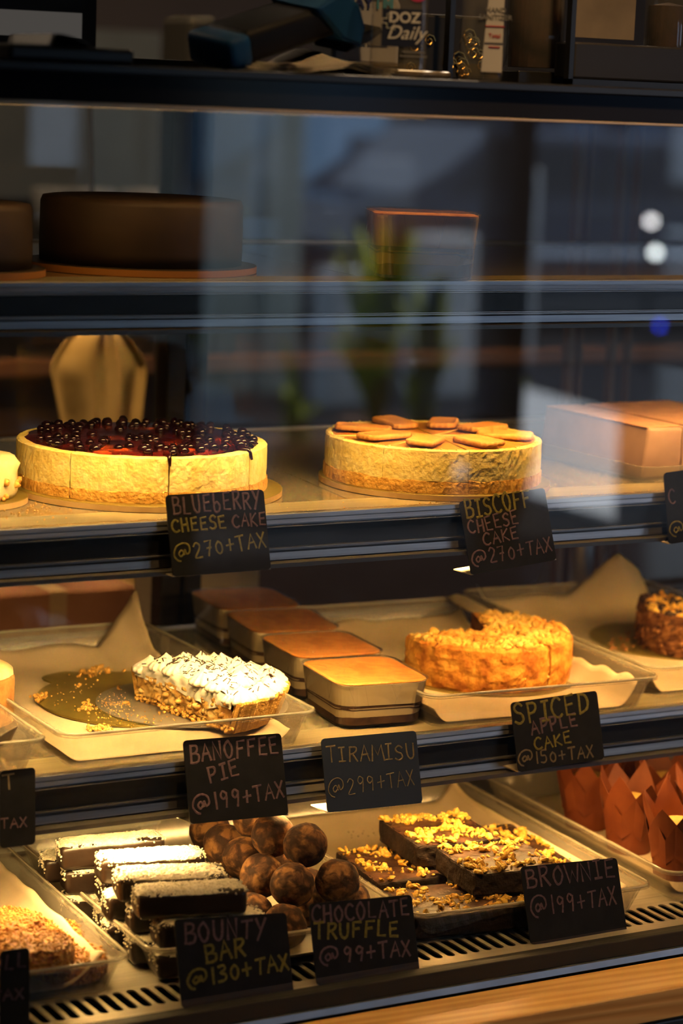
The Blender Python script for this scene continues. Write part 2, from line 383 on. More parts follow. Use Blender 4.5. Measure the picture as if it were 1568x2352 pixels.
# ------------------------------------------------------------------ the display case
SX0, SX1 = -0.72, 1.15
Z1, Z2, Z3, ZD = 1.323, 1.1005, 0.8665, 0.6955
GY = -0.19
case = thing('display_case', 'lit glass pastry display case with three steel-edged shelves', 'display case', (0, 0, FZ))
def part(name, bm, m, par=case, smooth=False):
    o = bm_obj(name, bm, m, par, smooth)
    if par is case: o.location = (0, 0, -FZ)
    return o
def xprof(pts, x0=SX0, x1=SX1):
    bm = bmesh.new(); prism(bm, pts, x0, x1, 'X'); return bm
shelf_parts = []
for (z, zb, lab) in ((Z1, 1.2808, 'top'), (Z2, 1.0556, 'middle'), (Z3, 0.8200, 'lower')):
    hgt = z-zb
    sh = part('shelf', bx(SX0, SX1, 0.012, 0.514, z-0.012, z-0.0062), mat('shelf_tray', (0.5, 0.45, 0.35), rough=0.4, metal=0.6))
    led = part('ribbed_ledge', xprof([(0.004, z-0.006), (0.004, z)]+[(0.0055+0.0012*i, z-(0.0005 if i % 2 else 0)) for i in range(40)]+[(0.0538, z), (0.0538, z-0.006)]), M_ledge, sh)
    # two sheets of glass with a seam between them
    seam = lambda y: 0.0295+(y+0.008)*0.123
    for s in (0, 1):
        bm = bmesh.new(); g = 0.0009
        if s == 0: pts = [(SX0, 0.054), (seam(0.054)-g, 0.054), (seam(0.512)-g, 0.512), (SX0, 0.512)]
        else: pts = [(seam(0.054)+g, 0.054), (SX1, 0.054), (SX1, 0.512), (seam(0.512)+g, 0.512)]
        prism(bm, pts, z-0.006, z, 'Z')
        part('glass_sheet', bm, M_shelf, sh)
    # aluminium channel above, black insert, aluminium channel below
    u = z; a = hgt
    part('upper_rail', xprof([(0.004, u), (-0.0034, u), (-0.0039, u-0.0006), (-0.0043, u-a*0.095), (-0.0034, u-a*0.10), (-0.0034, u-a*0.115), (-0.0044, u-a*0.12), (-0.0050, u-a*0.205), (-0.0015, u-a*0.225),
                              (-0.0015, u-a*0.245), (-0.006, u-a*0.26), (-0.006, u-a*0.275), (-0.003, u-a*0.295), (0.004, u-a*0.295)]), M_alu, sh)
    part('black_insert', xprof([(0.006, u-a*0.295), (-0.0025, u-a*0.295), (-0.0025, u-a*0.715), (0.006, u-a*0.715)]), M_black, sh)
    part('lower_rail', xprof([(0.004, u-a*0.715), (-0.003, u-a*0.715), (-0.006, u-a*0.725), (-0.006, u-a*0.745), (-0.0015, u-a*0.77), (-0.0015, u-a*0.80), (-0.0044, u-a*0.83),
                              (-0.0051, u-a*0.985), (-0.0035, zb), (0.004, zb)]), M_alu, sh)
    part('rear_rail', bx(SX0, SX1, 0.515, 0.530, z-0.016, z+0.002, 0.002), M_alu, sh)
    shelf_parts.append(sh)
# LED housings under the front rails (the strips shine from their undersides)
for zb in (1.2808, 1.0556, 0.8200):
    part('lamp_housing', bx(SX0, SX1, -0.018, 0.010, zb-0.0045, zb-0.0005), M_alud)
# front pane, valance, counter slab
part('front_glass', bx(SX0, SX1, GY, GY+0.005, ZD+0.0005, 1.4805), M_pane)
part('glass_top_edge', bx(SX0, SX1, GY-0.002, GY+0.007, 1.4805, 1.4832, 0.0006), mat('warm_edge', (0.55, 0.42, 0.30), rough=0.35, metal=0.4))
part('valance', bx(SX0, SX1, GY, GY+0.012, 1.4834, 1.5068), mat('gloss_black', (0.012, 0.012, 0.016), rough=0.12, spec=0.15))
part('counter_slab', bx(SX0-0.02, SX1, GY-0.006, 0.60, 1.5069, 1.5142, 0.0012), mat('black_laminate', (0.016, 0.016, 0.019), rough=0.3))
part('rear_counter_ledge', bx(SX0-0.02, SX1, 0.10, 0.50, 1.5143, 1.524, 0.001), M_blackm)
# deck with its ventilation grille
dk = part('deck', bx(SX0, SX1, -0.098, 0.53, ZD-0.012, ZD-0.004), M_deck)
bm = bmesh.new()
prism(bm, [(-0.098, ZD-0.0035), (-0.0975, ZD-0.002), (0.53, ZD-0.002), (0.53, ZD-0.0035)], SX0, SX1, 'X')
part('deck_sheet', bm, M_deck, dk)
bm = bmesh.new()
PIT = 0.01385; SW = 0.0044; sy0, sy1 = -0.162, -0.119; y0v, y1v = GY+0.004, -0.098
nslot = int((SX1-SX0)/PIT); vent_es = []
def cell(xa, xb, hole):
    xc = (xa+xb)/2
    outer = [bm.verts.new((x, y, ZD-0.002)) for x, y in ((xa, y0v), (xb, y0v), (xb, y1v), (xa, y1v))]
    es = [bm.edges.new((outer[i], outer[(i+1) % 4])) for i in range(4)]
    if hole:
        pts = [(xc+SW*cos(t), sy1-SW+SW*sin(t)) for t in [pi*i/8 for i in range(9)]]+[(xc+SW*cos(t), sy0+SW+SW*sin(t)) for t in [pi+pi*i/8 for i in range(9)]]
        inn = [bm.verts.new((x, y, ZD-0.002)) for x, y in pts]
        es += [bm.edges.new((inn[i], inn[(i+1) % len(inn)])) for i in range(len(inn))]
    bmesh.ops.triangle_fill(bm, edges=es, use_beauty=True)
for i in range(nslot): cell(SX0+i*PIT, SX0+(i+1)*PIT, True)
for f in bm.faces:
    if f.normal.z < 0: f.normal_flip()
bmesh.ops.remove_doubles(bm, verts=bm.verts[:], dist=1e-6)
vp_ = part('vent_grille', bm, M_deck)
sol = vp_.modifiers.new('thickness', 'SOLIDIFY'); sol.thickness = 0.0016; sol.offset = -1
part('plenum', bx(SX0, SX1, GY, 0.53, 0.60, 0.635), M_blackm)
part('base_trim', bx(SX0, SX1, GY-0.008, GY-0.001, 0.6802, ZD+0.0005, 0.001), mat('black_gasket', (0.008, 0.008, 0.008), rough=0.7))
part('steel_trim', xprof([(GY-0.001, 0.6735), (GY-0.0125, 0.6735), (GY-0.0127, 0.6740), (GY-0.0108, 0.6798), (GY-0.001, 0.6800)]), M_steel)
part('front_skirt', bx(SX0, SX1, GY-0.001, GY+0.010, 0.60, 0.6945), M_blackm)
# rear frame: dark post, thin sliding-door stiles, glass doors
PX0 = onY(385, 800, 0.57).x; PX1 = onY(475, 800, 0.57).x; PXM = PX0+(PX1-PX0)*0.5
part('rear_post', bx(PX0, PXM, 0.57, 0.60, 0.60, 1.506, 0.002), mat('dark_bronze', [(0.022, 0.018, 0.015), (0.032, 0.026, 0.022)], rough=0.4, scale=4, stretch=(60, 60, 1)))
part('rear_post', bx(PXM+0.003, PX1, 0.565, 0.595, 0.60, 1.506, 0.002), MATS['dark_bronze'])
M_stile = mat('bronze_stile', (0.30, 0.19, 0.11), rough=0.45, metal=0.5)
for x, w in ((0.655, 0.010), (0.674, 0.005), (0.724, 0.008), (0.752, 0.005)):
    part('door_stile', bx(x, x+w, 0.565, 0.58, 0.60, 1.506, 0.001), M_stile)
part('rear_glass', bx(SX0, SX1, 0.545, 0.549, 0.70, 1.50), M_rearglass)
part('end_panel', bx(SX0-0.02, SX0, GY, 0.60, 0.002+FZ, 1.5065), M_blackm)
part('cabinet_body', bx(SX0, SX1, GY, 0.60, FZ+0.002, 0.598), M_blackm)
# pine ledge and front
def wood(name, c1, c2, c3):
    m, nt, out = _new(name); N = nt.nodes; L = nt.links
    p = N.new('ShaderNodeBsdfPrincipled'); p.inputs['Roughness'].default_value = 0.42; L.new(p.outputs[0], out.inputs[0])
    tc = N.new('ShaderNodeTexCoord'); mp = N.new('ShaderNodeMapping'); mp.inputs['Scale'].default_value = (0.9, 14, 14); L.new(tc.outputs['Object'], mp.inputs[0])
    w = N.new('ShaderNodeTexWave'); w.wave_type = 'BANDS'; w.bands_direction = 'DIAGONAL'; w.inputs['Scale'].default_value = 3.2; w.inputs['Distortion'].default_value = 4.5
    w.inputs['Detail'].default_value = 3; w.inputs['Detail Scale'].default_value = 1.0; L.new(mp.outputs[0], w.inputs['Vector'])
    r = N.new('ShaderNodeValToRGB'); e = r.color_ramp.elements; e[0].position = 0.15; e[0].color = (*c1, 1); e[1].position = 0.9; e[1].color = (*c2, 1)
    k = e.new(0.55); k.color = (*c3, 1); L.new(w.outputs['Fac'], r.inputs[0]); L.new(r.outputs[0], p.inputs['Base Color'])
    b = N.new('ShaderNodeBump'); b.inputs['Strength'].default_value = 0.15; b.inputs['Distance'].default_value = 0.001; L.new(w.outputs['Fac'], b.inputs['Height']); L.new(b.outputs[0], p.inputs['Normal'])
    MATS[name] = m; return m
M_pine = wood('pine', (0.50, 0.27, 0.09), (0.62, 0.38, 0.15), (0.58, 0.33, 0.12))
M_pined = wood('dark_pine', (0.20, 0.14, 0.10), (0.30, 0.22, 0.17), (0.26, 0.18, 0.13))  # darker, greyer pine for the front boards
cl = thing('wooden_counter_front', 'pale pine ledge and boarded counter front below the glass case', 'counter', (0, -0.3, FZ))
def cpart(name, bm, m):
    o = bm_obj(name, bm, m, cl); o.location = (0, 0.3, -FZ); return o
cpart('ledge', bx(SX0, SX1+0.4, -0.270, -0.2032, 0.640, 0.672, 0.002), M_pine)
for k in range(3):
    cpart('front_board', bx(SX0, SX1+0.4, -0.266, -0.242, FZ+0.002+0.23*k, FZ+0.23+0.23*k-0.003, 0.002), M_pined)

# ------------------------------------------------------------------ cakes on the middle shelf
M_cheese = mat('cheesecake', [(0.82, 0.60, 0.15), (0.90, 0.70, 0.22), (0.93, 0.75, 0.29)], rough=0.65, scale=70, bump=0.55, bscale=260, sss=0.08)
M_crust = mat('biscuit_base', [(0.58, 0.28, 0.035), (0.78, 0.44, 0.085)], rough=0.85, scale=120, bump=0.9, bscale=320)
M_caramel = mat('caramel_spread', [(0.58, 0.22, 0.03), (0.68, 0.30, 0.05)], rough=0.35, scale=30, bump=0.3, bscale=60)
M_bisc = mat('caramel_biscuit', [(0.62, 0.27, 0.05), (0.74, 0.36, 0.09)], rough=0.7, scale=60, bump=0.5, bscale=260)
M_sauce = mat('berry_sauce', [(0.012, 0.002, 0.004), (0.11, 0.008, 0.005), (0.42, 0.07, 0.012)], rough=0.16, scale=26, stops=[0.44, 0.58, 0.68], spec=0.35, bump=0.3, bscale=70)
M_berry = mat('blueberry', [(0.005, 0.002, 0.005), (0.016, 0.004, 0.008)], rough=0.13, scale=120, spec=0.4)

def cake_board(parent, r, z0, h, top, edge, cxy=(0, 0)):
    bm = bmesh.new(); lathe(bm, [(0, z0), (r-0.0006, z0), (r, z0+0.0004), (r, z0+h-0.0004)], 96, cx=cxy[0], cy_=cxy[1])
    e = bm_obj('board_edge', bm, edge, parent, smooth=False)
    bm = bmesh.new(); lathe(bm, [(r, z0+h-0.0004), (r-0.0006, z0+h), (0, z0+h)], 96, cx=cxy[0], cy_=cxy[1])
    return bm_obj('board_top', bm, top, parent)

def sliced_cake(parent, r, z0, hb, hf, nsl, a_off, gap, rim=0.0):
    """pre-cut round cheesecake: every slice a part with its biscuit base beneath the filling"""
    for k in range(nsl):
        a0 = a_off+2*pi*k/nsl; a1 = a0+2*pi/nsl; am = (a0+a1)/2
        off = Vector((cos(am), sin(am)))*gap*1.3; n = 26
        ring = lambda rr, jit: [(off.x+(rr+rnd.uniform(-jit, jit))*cos(a0+gap/r*0.5+(a1-a0-gap/r)*i/n), off.y+(rr+rnd.uniform(-jit, jit))*sin(a0+gap/r*0.5+(a1-a0-gap/r)*i/n)) for i in range(n+1)]
        bm = bmesh.new()
        rows = []
        zs = [0, .15, .3, .45, .6, .75, .88, .96, 1.0]
        for q in zs:
            rr = r-0.0006*abs(q-.5) - (0.0018 if q == 1.0 else 0)
            rows.append(([(off.x, off.y)]+ring(rr, 0.00035), z0+hb+q*hf))
        L = [[bm.verts.new((x, y, z+rnd.uniform(-.0003, .0003))) for x, y in p] for p, z in rows]
        for A, B in zip(L[:-1], L[1:]):
            m_ = len(A)
            for i in range(m_): bm.faces.new((A[i], A[(i+1) % m_], B[(i+1) % m_], B[i]))
        if rim:
            C = [bm.verts.new((off.x+(v.co.x-off.x)*(1-rim/r), off.y+(v.co.y-off.y)*(1-rim/r), v.co.z)) if i else bm.verts.new((off.x, off.y, v.co.z-0.002)) for i, v in enumerate(L[-1])]
            D = [bm.verts.new((off.x+(v.co.x-off.x)*(1-(rim+.002)/r), off.y+(v.co.y-off.y)*(1-(rim+.002)/r), v.co.z-0.002)) for v in L[-1][1:]]
            for i in range(1, len(C)-1):
                bm.faces.new((L[-1][i], L[-1][i+1], C[i+1], C[i])); bm.faces.new((C[i], C[i+1], D[i], D[i-1]))
                bm.faces.new((D[i-1], D[i], C[0]))
        else: bm.faces.new(L[-1])
        bm.faces.new(L[0][::-1])
        s = bm_obj('slice', bm, M_cheese, parent, smooth=False)
        bm = bmesh.new()
        rows = [([(off.x, off.y)]+ring(r+0.0008, 0.0006), z0), ([(off.x, off.y)]+ring(r+0.0010, 0.0006), z0+hb*0.55), ([(off.x, off.y)]+ring(r+0.0007, 0.0006), z0+hb)]
        L = [[bm.verts.new((x, y, z)) for x, y in p] for p, z in rows]
        for i, v in enumerate(L[-1]): v.co.z += 0.0022*fbm(v.co.x*60+k*9, v.co.y*60)+rnd.uniform(-.0006, .0010)
        for A, B in zip(L[:-1], L[1:]):
            m_ = len(A)
            for i in range(m_): bm.faces.new((A[i], A[(i+1) % m_], B[(i+1) % m_], B[i]))
        bm.faces.new(L[0][::-1]); bm.faces.new(L[-1])
        bm_obj('biscuit_base', bm, M_crust, s)

# blueberry cheesecake
BR = 0.124
bc = Vector((-0.137, 0.166))
c = thing('blueberry_cheesecake', 'sliced blueberry cheesecake topped with dark glossy berries, on the middle shelf', 'cake', (bc.x, bc.y, Z2))
cake_board(c, 0.136, 0.0002, 0.0062, M_goldb, M_boardedge, (0.003, -0.006))
sliced_cake(c, BR, 0.0066, 0.0105, 0.034, 8, radians(-148), 0.0007)
ztop = 0.0066+0.0445
bm = bmesh.new(); n = 120; rings = []
for q in (0.0, 0.3, 0.55, 0.75, 0.88, 0.96, 1.0):
    ring = []
    for i in range(n):
        a = 2*pi*i/n; rr = (BR-0.007+0.0045*fbm(cos(a)*5, sin(a)*5, 3)+0.002*fbm(cos(a)*14, sin(a)*14))*q
        x, y = rr*cos(a), rr*sin(a)
        ring.append(bm.verts.new((x, y, ztop+(0.0028*sqrt(max(0, 1-q**4))+0.0018*fbm(x*45, y*45)*(1-q)+0.0002 if q < 1 else -0.0003))))
    rings.append(ring)
for A, B in zip(rings[:-1], rings[1:]):
    for i in range(n): bm.faces.new((A[i], A[(i+1) % n], B[(i+1) % n], B[i]))
bmesh.ops.remove_doubles(bm, verts=bm.verts[:], dist=1e-6)
# drips running into the cuts
for ang in (radians(-148+45), radians(-148+90)):
    pts = [Vector((cos(ang), sin(ang), 0))*(BR-0.012+0.0022*t)+Vector((0, 0, ztop+0.0012-(max(0, t-4.6)**2)*0.0016)) for t in range(0, 8)]
    tube(bm, pts, [0.004, 0.0042, 0.004, 0.0036, 0.003, 0.0024, 0.002, 0.0012], 8)
bm_obj('berry_sauce', bm, M_sauce, c, smooth=True)
bm = bmesh.new(); placed = []
for t in range(2400):
    a = rnd.uniform(0, 2*pi); q = sqrt(rnd.random())
    rr = q*(BR-0.011); x, y = rr*cos(a), rr*sin(a)
    if q < 0.66 and fbm(x*30+4, y*30) < 0.10: continue
    if fbm(x*38+9, y*38) < -.22: continue
    rb = rnd.uniform(0.0040, 0.0060)
    if any((x-u)**2+(y-v)**2 < ((rb+w)*0.88)**2 for u, v, w in placed): continue
    placed.append((x, y, rb))
    back = max(0, y+0.3*x)/BR
    blob(bm, (x, y, ztop+0.0018+rb*(0.10+0.30*rnd.random()+0.35*back*(rnd.random() > .5))), rb, 2, (1, 1, rnd.uniform(.78, .95)), 0.04)
    if len(placed) >= 125: break
o = bm_obj('blueberries', bm, M_berry, c, smooth=True); o['kind'] = 'stuff'

# caramel biscuit cheesecake
FR = 0.113
fc = Vector((0.177, 0.121))
c = thing('caramel_biscuit_cheesecake', 'cheesecake with a ring of caramel biscuits on top, right of the blueberry one', 'cake', (fc.x, fc.y, Z2))
cake_board(c, 0.1215, 0.0002, 0.0062, M_goldb, M_boardedge, (0.002, -0.002))
sliced_cake(c, FR, 0.0066, 0.0120, 0.032, 8, radians(-103), 0.0002, rim=0.0045)
zt = 0.0066+0.044
bm = bmesh.new(); rings = []
for q in (0, .25, .5, .7, .85, .95, 1.0):
    rings.append([bm.verts.new(((FR-0.0052)*q*cos(2*pi*i/90), (FR-0.0052)*q*sin(2*pi*i/90), zt-0.0012+0.0008*fbm(q*9*cos(2*pi*i/90), q*9*sin(2*pi*i/90)))) for i in range(90)])
for A, B in zip(rings[:-1], rings[1:]):
    for i in range(90): bm.faces.new((A[i], A[(i+1) % 90], B[(i+1) % 90], B[i]))
bmesh.ops.remove_doubles(bm, verts=bm.verts[:], dist=1e-7)
bm_obj('caramel_spread', bm, M_caramel, c, smooth=True)
bm = bmesh.new()  # ragged cream rim
for k in range(70):
    a = rnd.uniform(0, 2*pi); blob(bm, ((FR-0.003)*cos(a), (FR-0.003)*sin(a), zt), rnd.uniform(.0008, .0020), 1, (1, 1, .8), .3)
o = bm_obj('ragged_rim', bm, M_cheese, c, smooth=True); o['kind'] = 'stuff'
def biscuit_bm():
    bm = bmesh.new(); base = rrect(0.058, 0.030, 0.0075, 8); pts = []
    per = [0.0]
    for i in range(len(base)): per.append(per[-1]+(Vector(base[(i+1) % len(base)])-Vector(base[i])).length)
    N = 96
    for k in range(N):
        s = per[-1]*k/N; i = max(j for j in range(len(base)) if per[j] <= s+1e-12); t = (s-per[i])/max(1e-9, per[i+1]-per[i])
        p = Vector(base[i]).lerp(Vector(base[(i+1) % len(base)]), t)
        pts.append(p*(1+0.020*cos(2*pi*k/N*26)))
    def sc_(f, z): return ([(p.x*(1-f*.029/.06), p.y*(1-f)) for p in pts], z)
    loft(bm, [sc_(.06, 0), sc_(0, .0012), sc_(0, .0042), sc_(.07, .0056), sc_(.18, .0058), sc_(.24, .0052), sc_(.60, .0056), sc_(.9, .0054)])
    return bm
proto = None
for k in range(8):
    a = radians(8+45*k)+rnd.uniform(-.10, .10)
    if proto is None: o = proto = bm_obj('biscuit', biscuit_bm(), M_bisc, c, smooth=True)
    else: o = proto.copy(); COL.objects.link(o)
    rr = 0.0715+rnd.uniform(-.003, .003)
    o.location = (rr*cos(a), rr*sin(a), zt+0.0008); o.rotation_euler = (rnd.uniform(-.05, .05), rnd.uniform(-.03, .03), a+rnd.uniform(-.14, .14))

# cream cake at the left edge of the middle shelf
M_cream2 = mat('cream_frosting', [(0.86, 0.66, 0.28), (0.93, 0.76, 0.40)], rough=0.55, scale=40, bump=0.5, bscale=90, sss=0.1)
p = onZ(-95, 1150, Z2)
c = thing('frosted_cake', 'yellow cream frosted cake on a round board, cut by the left picture edge', 'cake', (p.x+0.0, p.y, Z2))
cake_board(c, 0.066, 0.0002, 0.006, M_goldb, M_boardedge)
bm = bmesh.new(); lathe(bm, [(0, .0064), (.054, .0064), (.056, .012), (.055, .026), (.057, .038), (.053, .044), (.03, .047), (0, .048)], 60, jit=0.0016)
bm_obj('frosting', bm, M_cream2, c, smooth=True)
bm = bmesh.new()
for k in range(60):
    a = rnd.uniform(0, 6.28); blob(bm, (.057*cos(a), .057*sin(a), rnd.uniform(.008, .024)), rnd.uniform(.002, .0042), 1, jit=.3)
o = bm_obj('crumb_coating', bm, M_crust, c, smooth=True); o['kind'] = 'stuff'

# chocolate mousse slab at the right of the middle shelf
M_mousse = mat('chocolate_mousse', [(0.33, 0.20, 0.13), (0.40, 0.24, 0.16)], rough=0.6, scale=25, bump=0.15, bscale=60)
M_cocoa = mat('cocoa_dust', [(0.40, 0.21, 0.10), (0.50, 0.27, 0.13)], rough=0.8, scale=60, bump=0.2, bscale=200)
pc = onZ(1478, 1112, Z2)
c = thing('mousse_slab', 'cocoa dusted chocolate mousse slab in a low clear tray, right end of the middle shelf', 'cake', (pc.x, pc.y, Z2), radians(2))
bm = bmesh.new()
loft(bm, [(rrect(.20, .21, .012), .0004), (rrect(.206, .216, .014), .017), (rrect(.212, .222, .015), .0175), (rrect(.212, .222, .015), .0185), (rrect(.203, .213, .013), .0182), (rrect(.197, .207, .011), .002)])
for v in bm.verts: v.co.x += .103; v.co.y += .108
bm_obj('clear_tray', bm, clear_mat('mousse_tray', 1.5, (.93, .92, .88), 0.06, 0.30, (0.8, 0.72, 0.56)), c)
for (a, b, nm) in ((0.006, 0.060, 'portion'), (0.0614, 0.190, 'portion')):
    bm = bmesh.new(); box(bm, a, b, .012, .200, .0022, .058, .004, 3)
    for v in bm.verts:
        if v.co.z > .04: v.co.z += 0.0018*fbm(v.co.x*25, v.co.y*25)+0.10*(max(0, v.co.x-.03))*0.06; v.co.x += (0.006 if a < .05 and v.co.x < .03 else 0)
    q = bm_obj(nm, bm, M_mousse, c, smooth=True)
    bm = bmesh.new(); box(bm, a+.005, b-.002, .015, .197, .0575, .0590, .0006, 1)
    for v in bm.verts: v.co.z += 0.10*(max(0, v.co.x-.03))*0.06
    bm_obj('cocoa_top', bm, M_cocoa, q)

# crumbs on the middle shelf
bm = bmesh.new()
for k in range(60):
    q = onZ(rnd.gauss(75, 40), rnd.gauss(1165, 12), Z2); s = rnd.uniform(.0003, .0011); blob(bm, (q.x, max(q.y, .008), Z2+s*.7), s, 1)
for k in range(30):
    q = onZ(rnd.uniform(200, 1500), rnd.uniform(1110, 1180), Z2); s = rnd.uniform(.0003, .0009); blob(bm, (q.x, max(q.y, .008), Z2+s*.7), s, 1)
tag(bm_obj('crumbs', bm, M_crust, None, True), 'scattered golden crumbs on the middle shelf glass', 'crumbs', kind='stuff')

# ------------------------------------------------------------------ top shelf
M_choc = mat('chocolate_glaze', [(0.036, 0.021, 0.016), (0.06, 0.035, 0.026)], rough=0.6, scale=18, bump=0.1, bscale=80)
M_dboard = mat('dark_board', (0.05, 0.035, 0.02), rough=0.4)
for (px, py, rb, rc, hh, lab) in ((322, 638, .113, .098, .070, 'tall dark chocolate cake on an orange-edged board, top shelf'),
                                 (-110, 645, .085, .072, .066, 'dark chocolate cake on a board at the left end of the top shelf')):
    q = onZ(px, py, Z1)
    d = Vector((q.x-CP.x, q.y-CP.y)).normalized()*rb
    c = thing('chocolate_cake', lab, 'cake', (q.x+d.x, max(q.y+d.y, rb+.006), Z1), group=None)
    cake_board(c, rb, 0.0002, 0.007, M_dboard, mat('orange_board_edge', (0.62, 0.26, 0.06), rough=0.6))
    bm = bmesh.new(); lathe(bm, [(0, .0074), (rc, .0074), (rc+.0006, .02), (rc, hh-.006), (rc-.002, hh-.001), (rc-.008, hh), (0, hh+.001)], 80)
    bm_obj('glazed_sponge', bm, M_choc, c, smooth=True)

# tiramisu tubs (one on the top shelf, four below)
M_tcream = mat('mascarpone', [(0.88, 0.70, 0.42), (0.93, 0.77, 0.50)], rough=0.6, scale=20, bump=0.2, bscale=90, sss=0.08)
M_tcocoa = mat('tiramisu_top', [(0.58, 0.19, 0.018), (0.78, 0.32, 0.05), (0.68, 0.25, 0.03)], rough=0.6, scale=32, bump=0.3, bscale=220)
M_sponge = mat('soaked_sponge', [(0.06, 0.025, 0.015), (0.16, 0.08, 0.045)], rough=0.7, scale=60, bump=0.5, bscale=150)
def wl(w, d, r, z, amp, ph, n=7):
    return [(x, y) for x, y in rrect(w, d, r, n)], z
def make_tub(label, group, film=True):
    t = thing('tiramisu_tub', label, 'dessert tub', group=group)
    s = lambda z: (0.0940+0.0105*z/0.047, 0.1050+0.0110*z/0.047)
    bm = bmesh.new(); hT = 0.0480
    lo = [(rrect(s(0)[0]-.006, s(0)[1]-.006, .018, 7), .0003), (rrect(*s(0), .020, 7), .002), (rrect(*s(hT), .022, 7), hT-.001), (rrect(s(hT)[0]+.003, s(hT)[1]+.003, .023, 7), hT-.0008),
          (rrect(s(hT)[0]+.003, s(hT)[1]+.003, .023, 7), hT), (rrect(s(hT)[0]-.001, s(hT)[1]-.001, .0215, 7), hT), (rrect(s(0)[0]-.001, s(0)[1]-.001, .0195, 7), .0032), (rrect(s(0)[0]-.008, s(0)[1]-.008, .017, 7), .0012)]
    loft(bm, lo); bm_obj('clear_tub', bm, M_tub, t, smooth=True)
    def layer(nm, z0, z1, m, ins0, ins1, a0=0.0, a1=0.0, ph=0.0):
        bm = bmesh.new(); K = 5; rows = []
        for q in range(K+1):
            z = z0+(z1-z0)*q/K; ins = ins0 if q < K else ins1
            pts = rrect(s(z)[0]-ins, s(z)[1]-ins, .019, 7); rows.append((pts, z))
        L = []
        for qi, (pts, z) in enumerate(rows):
            f = qi/K; L.append([bm.verts.new((x, y, z+(1-f)*a0*fbm(x*38+ph, y*38)+f*a1*fbm(x*38+ph+3, y*38))) for x, y in pts])
        for A, B in zip(L[:-1], L[1:]):
            n = len(A)
            for i in range(n): bm.faces.new((A[i], A[(i+1) % n], B[(i+1) % n], B[i]))
        bm.faces.new(L[0][::-1]); bm.faces.new(L[-1])
        return bm_obj(nm, bm, m, t, smooth=False)
    layer('sponge_layer', .0035, .0115, M_sponge, .0026, .0026, 0, .007, 1)
    layer('cream_layer', .0080, .0215, M_tcream, .0032, .0028, .004, .004, 2)
    layer('sponge_layer', .0195, .0255, M_sponge, .0030, .0030, .006, .005, 5)
    layer('cream_layer', .0235, .0458, M_tcream, .0026, .0022, .003, 0, 7)
    bm = bmesh.new()
    loft(bm, [(rrect(s(.046)[0]-.003, s(.046)[1]-.003, .020, 7), .0459), (rrect(s(.047)[0]-.0024, s(.047)[1]-.0024, .021, 7), .0467), (rrect(s(.047)[0]-.008, s(.047)[1]-.008, .019, 7), .0472)])
    bm_obj('cocoa_top', bm, M_tcocoa, t, smooth=False)
    if film:
        def fx(u, v):
            x = (u-.5)*.1050; y = (v-.5)*.1165; k = .022
            z = hT+.0004+0.0002*fbm(x*200, y*30)
            return Vector((x*(1-.10*max(0, (abs(v-.5)*2)**8)), y*(1-.10*max(0, (abs(u-.5)*2)**8)), z))
        sheet('cling_film', 24, 24, fx, M_film, t, 0.00015)
        bm = bmesh.new()
        for k in range(16):
            a = rnd.uniform(0, 6.28); x, y = rnd.uniform(-.045, .045), rnd.uniform(-.045, .045); l = rnd.uniform(.008, .03)
            tube(bm, [(x, y, hT+.0006), (x+l*cos(a)*.5, y+l*sin(a)*.5, hT+.0010), (x+l*cos(a), y+l*sin(a), hT+.0006)], .00028, 5)
        for sx in (-1, 1):
            for k in range(5):
                y = rnd.uniform(-.04, .04); zb_ = rnd.uniform(.008, .03); tube(bm, [(sx*.0530, y, hT-.002), (sx*(.0530-(hT-zb_)*.13), y+rnd.uniform(-.012, .012), zb_)], .0004, 5)
        for k in range(5):
            x = rnd.uniform(-.045, .045); zb_ = rnd.uniform(.008, .03); tube(bm, [(x, -.0590, hT-.002), (x+rnd.uniform(-.012, .012), -.0590+(hT-zb_)*.13, zb_)], .0004, 5)
        bm_obj('film_creases', bm, M_film, t, smooth=True)['kind'] = 'stuff'
    return t
TZ = Z3+0.0006
tlabs = ['tiramisu tub under cling film, foremost of the row behind the blue-black price card',
         'tiramisu tub second from the front of the row on the lower shelf', 'tiramisu tub third from the front of the row on the lower shelf',
         'tiramisu tub at the back end of the row, a corner of cling film hanging loose']
t0 = make_tub(tlabs[0], 'tiramisu tubs in a row on the lower shelf')
t0.location = (0.083, 0.084, TZ); t0.rotation_euler = (0, 0, radians(-6.5))
for k in range(1, 4):
    copy_tree(t0, tlabs[k], (0.083+0.0160*k, 0.084+0.1205*k, TZ), (0, 0, radians((-6.5, -5, -8, -6)[k])))
q = onZ(945, 650, Z1+.002)
copy_tree(t0, 'tapered dessert tub with cream layers, alone on the top shelf', (q.x+.060, q.y+.085, Z1+0.0004), (0, 0, radians(-24)))
tt = [o for o in COL.objects if o.get('label', '').startswith('tapered dessert tub')][0]; tt['group'] = 'tub on the top shelf'; tt.scale = (1.0, 1.0, 1.36)
for o in tt.children:
    if o.name.startswith(('cream_layer', 'sponge_layer')):
        o.material_slots[0].link = 'OBJECT'; o.material_slots[0].material = mat('caramel_cream', [(.78, .40, .13), (.86, .50, .20)], rough=.6, scale=20) if 'cream' in o.name else mat('caramel_sponge', (.30, .12, .04), rough=.7)

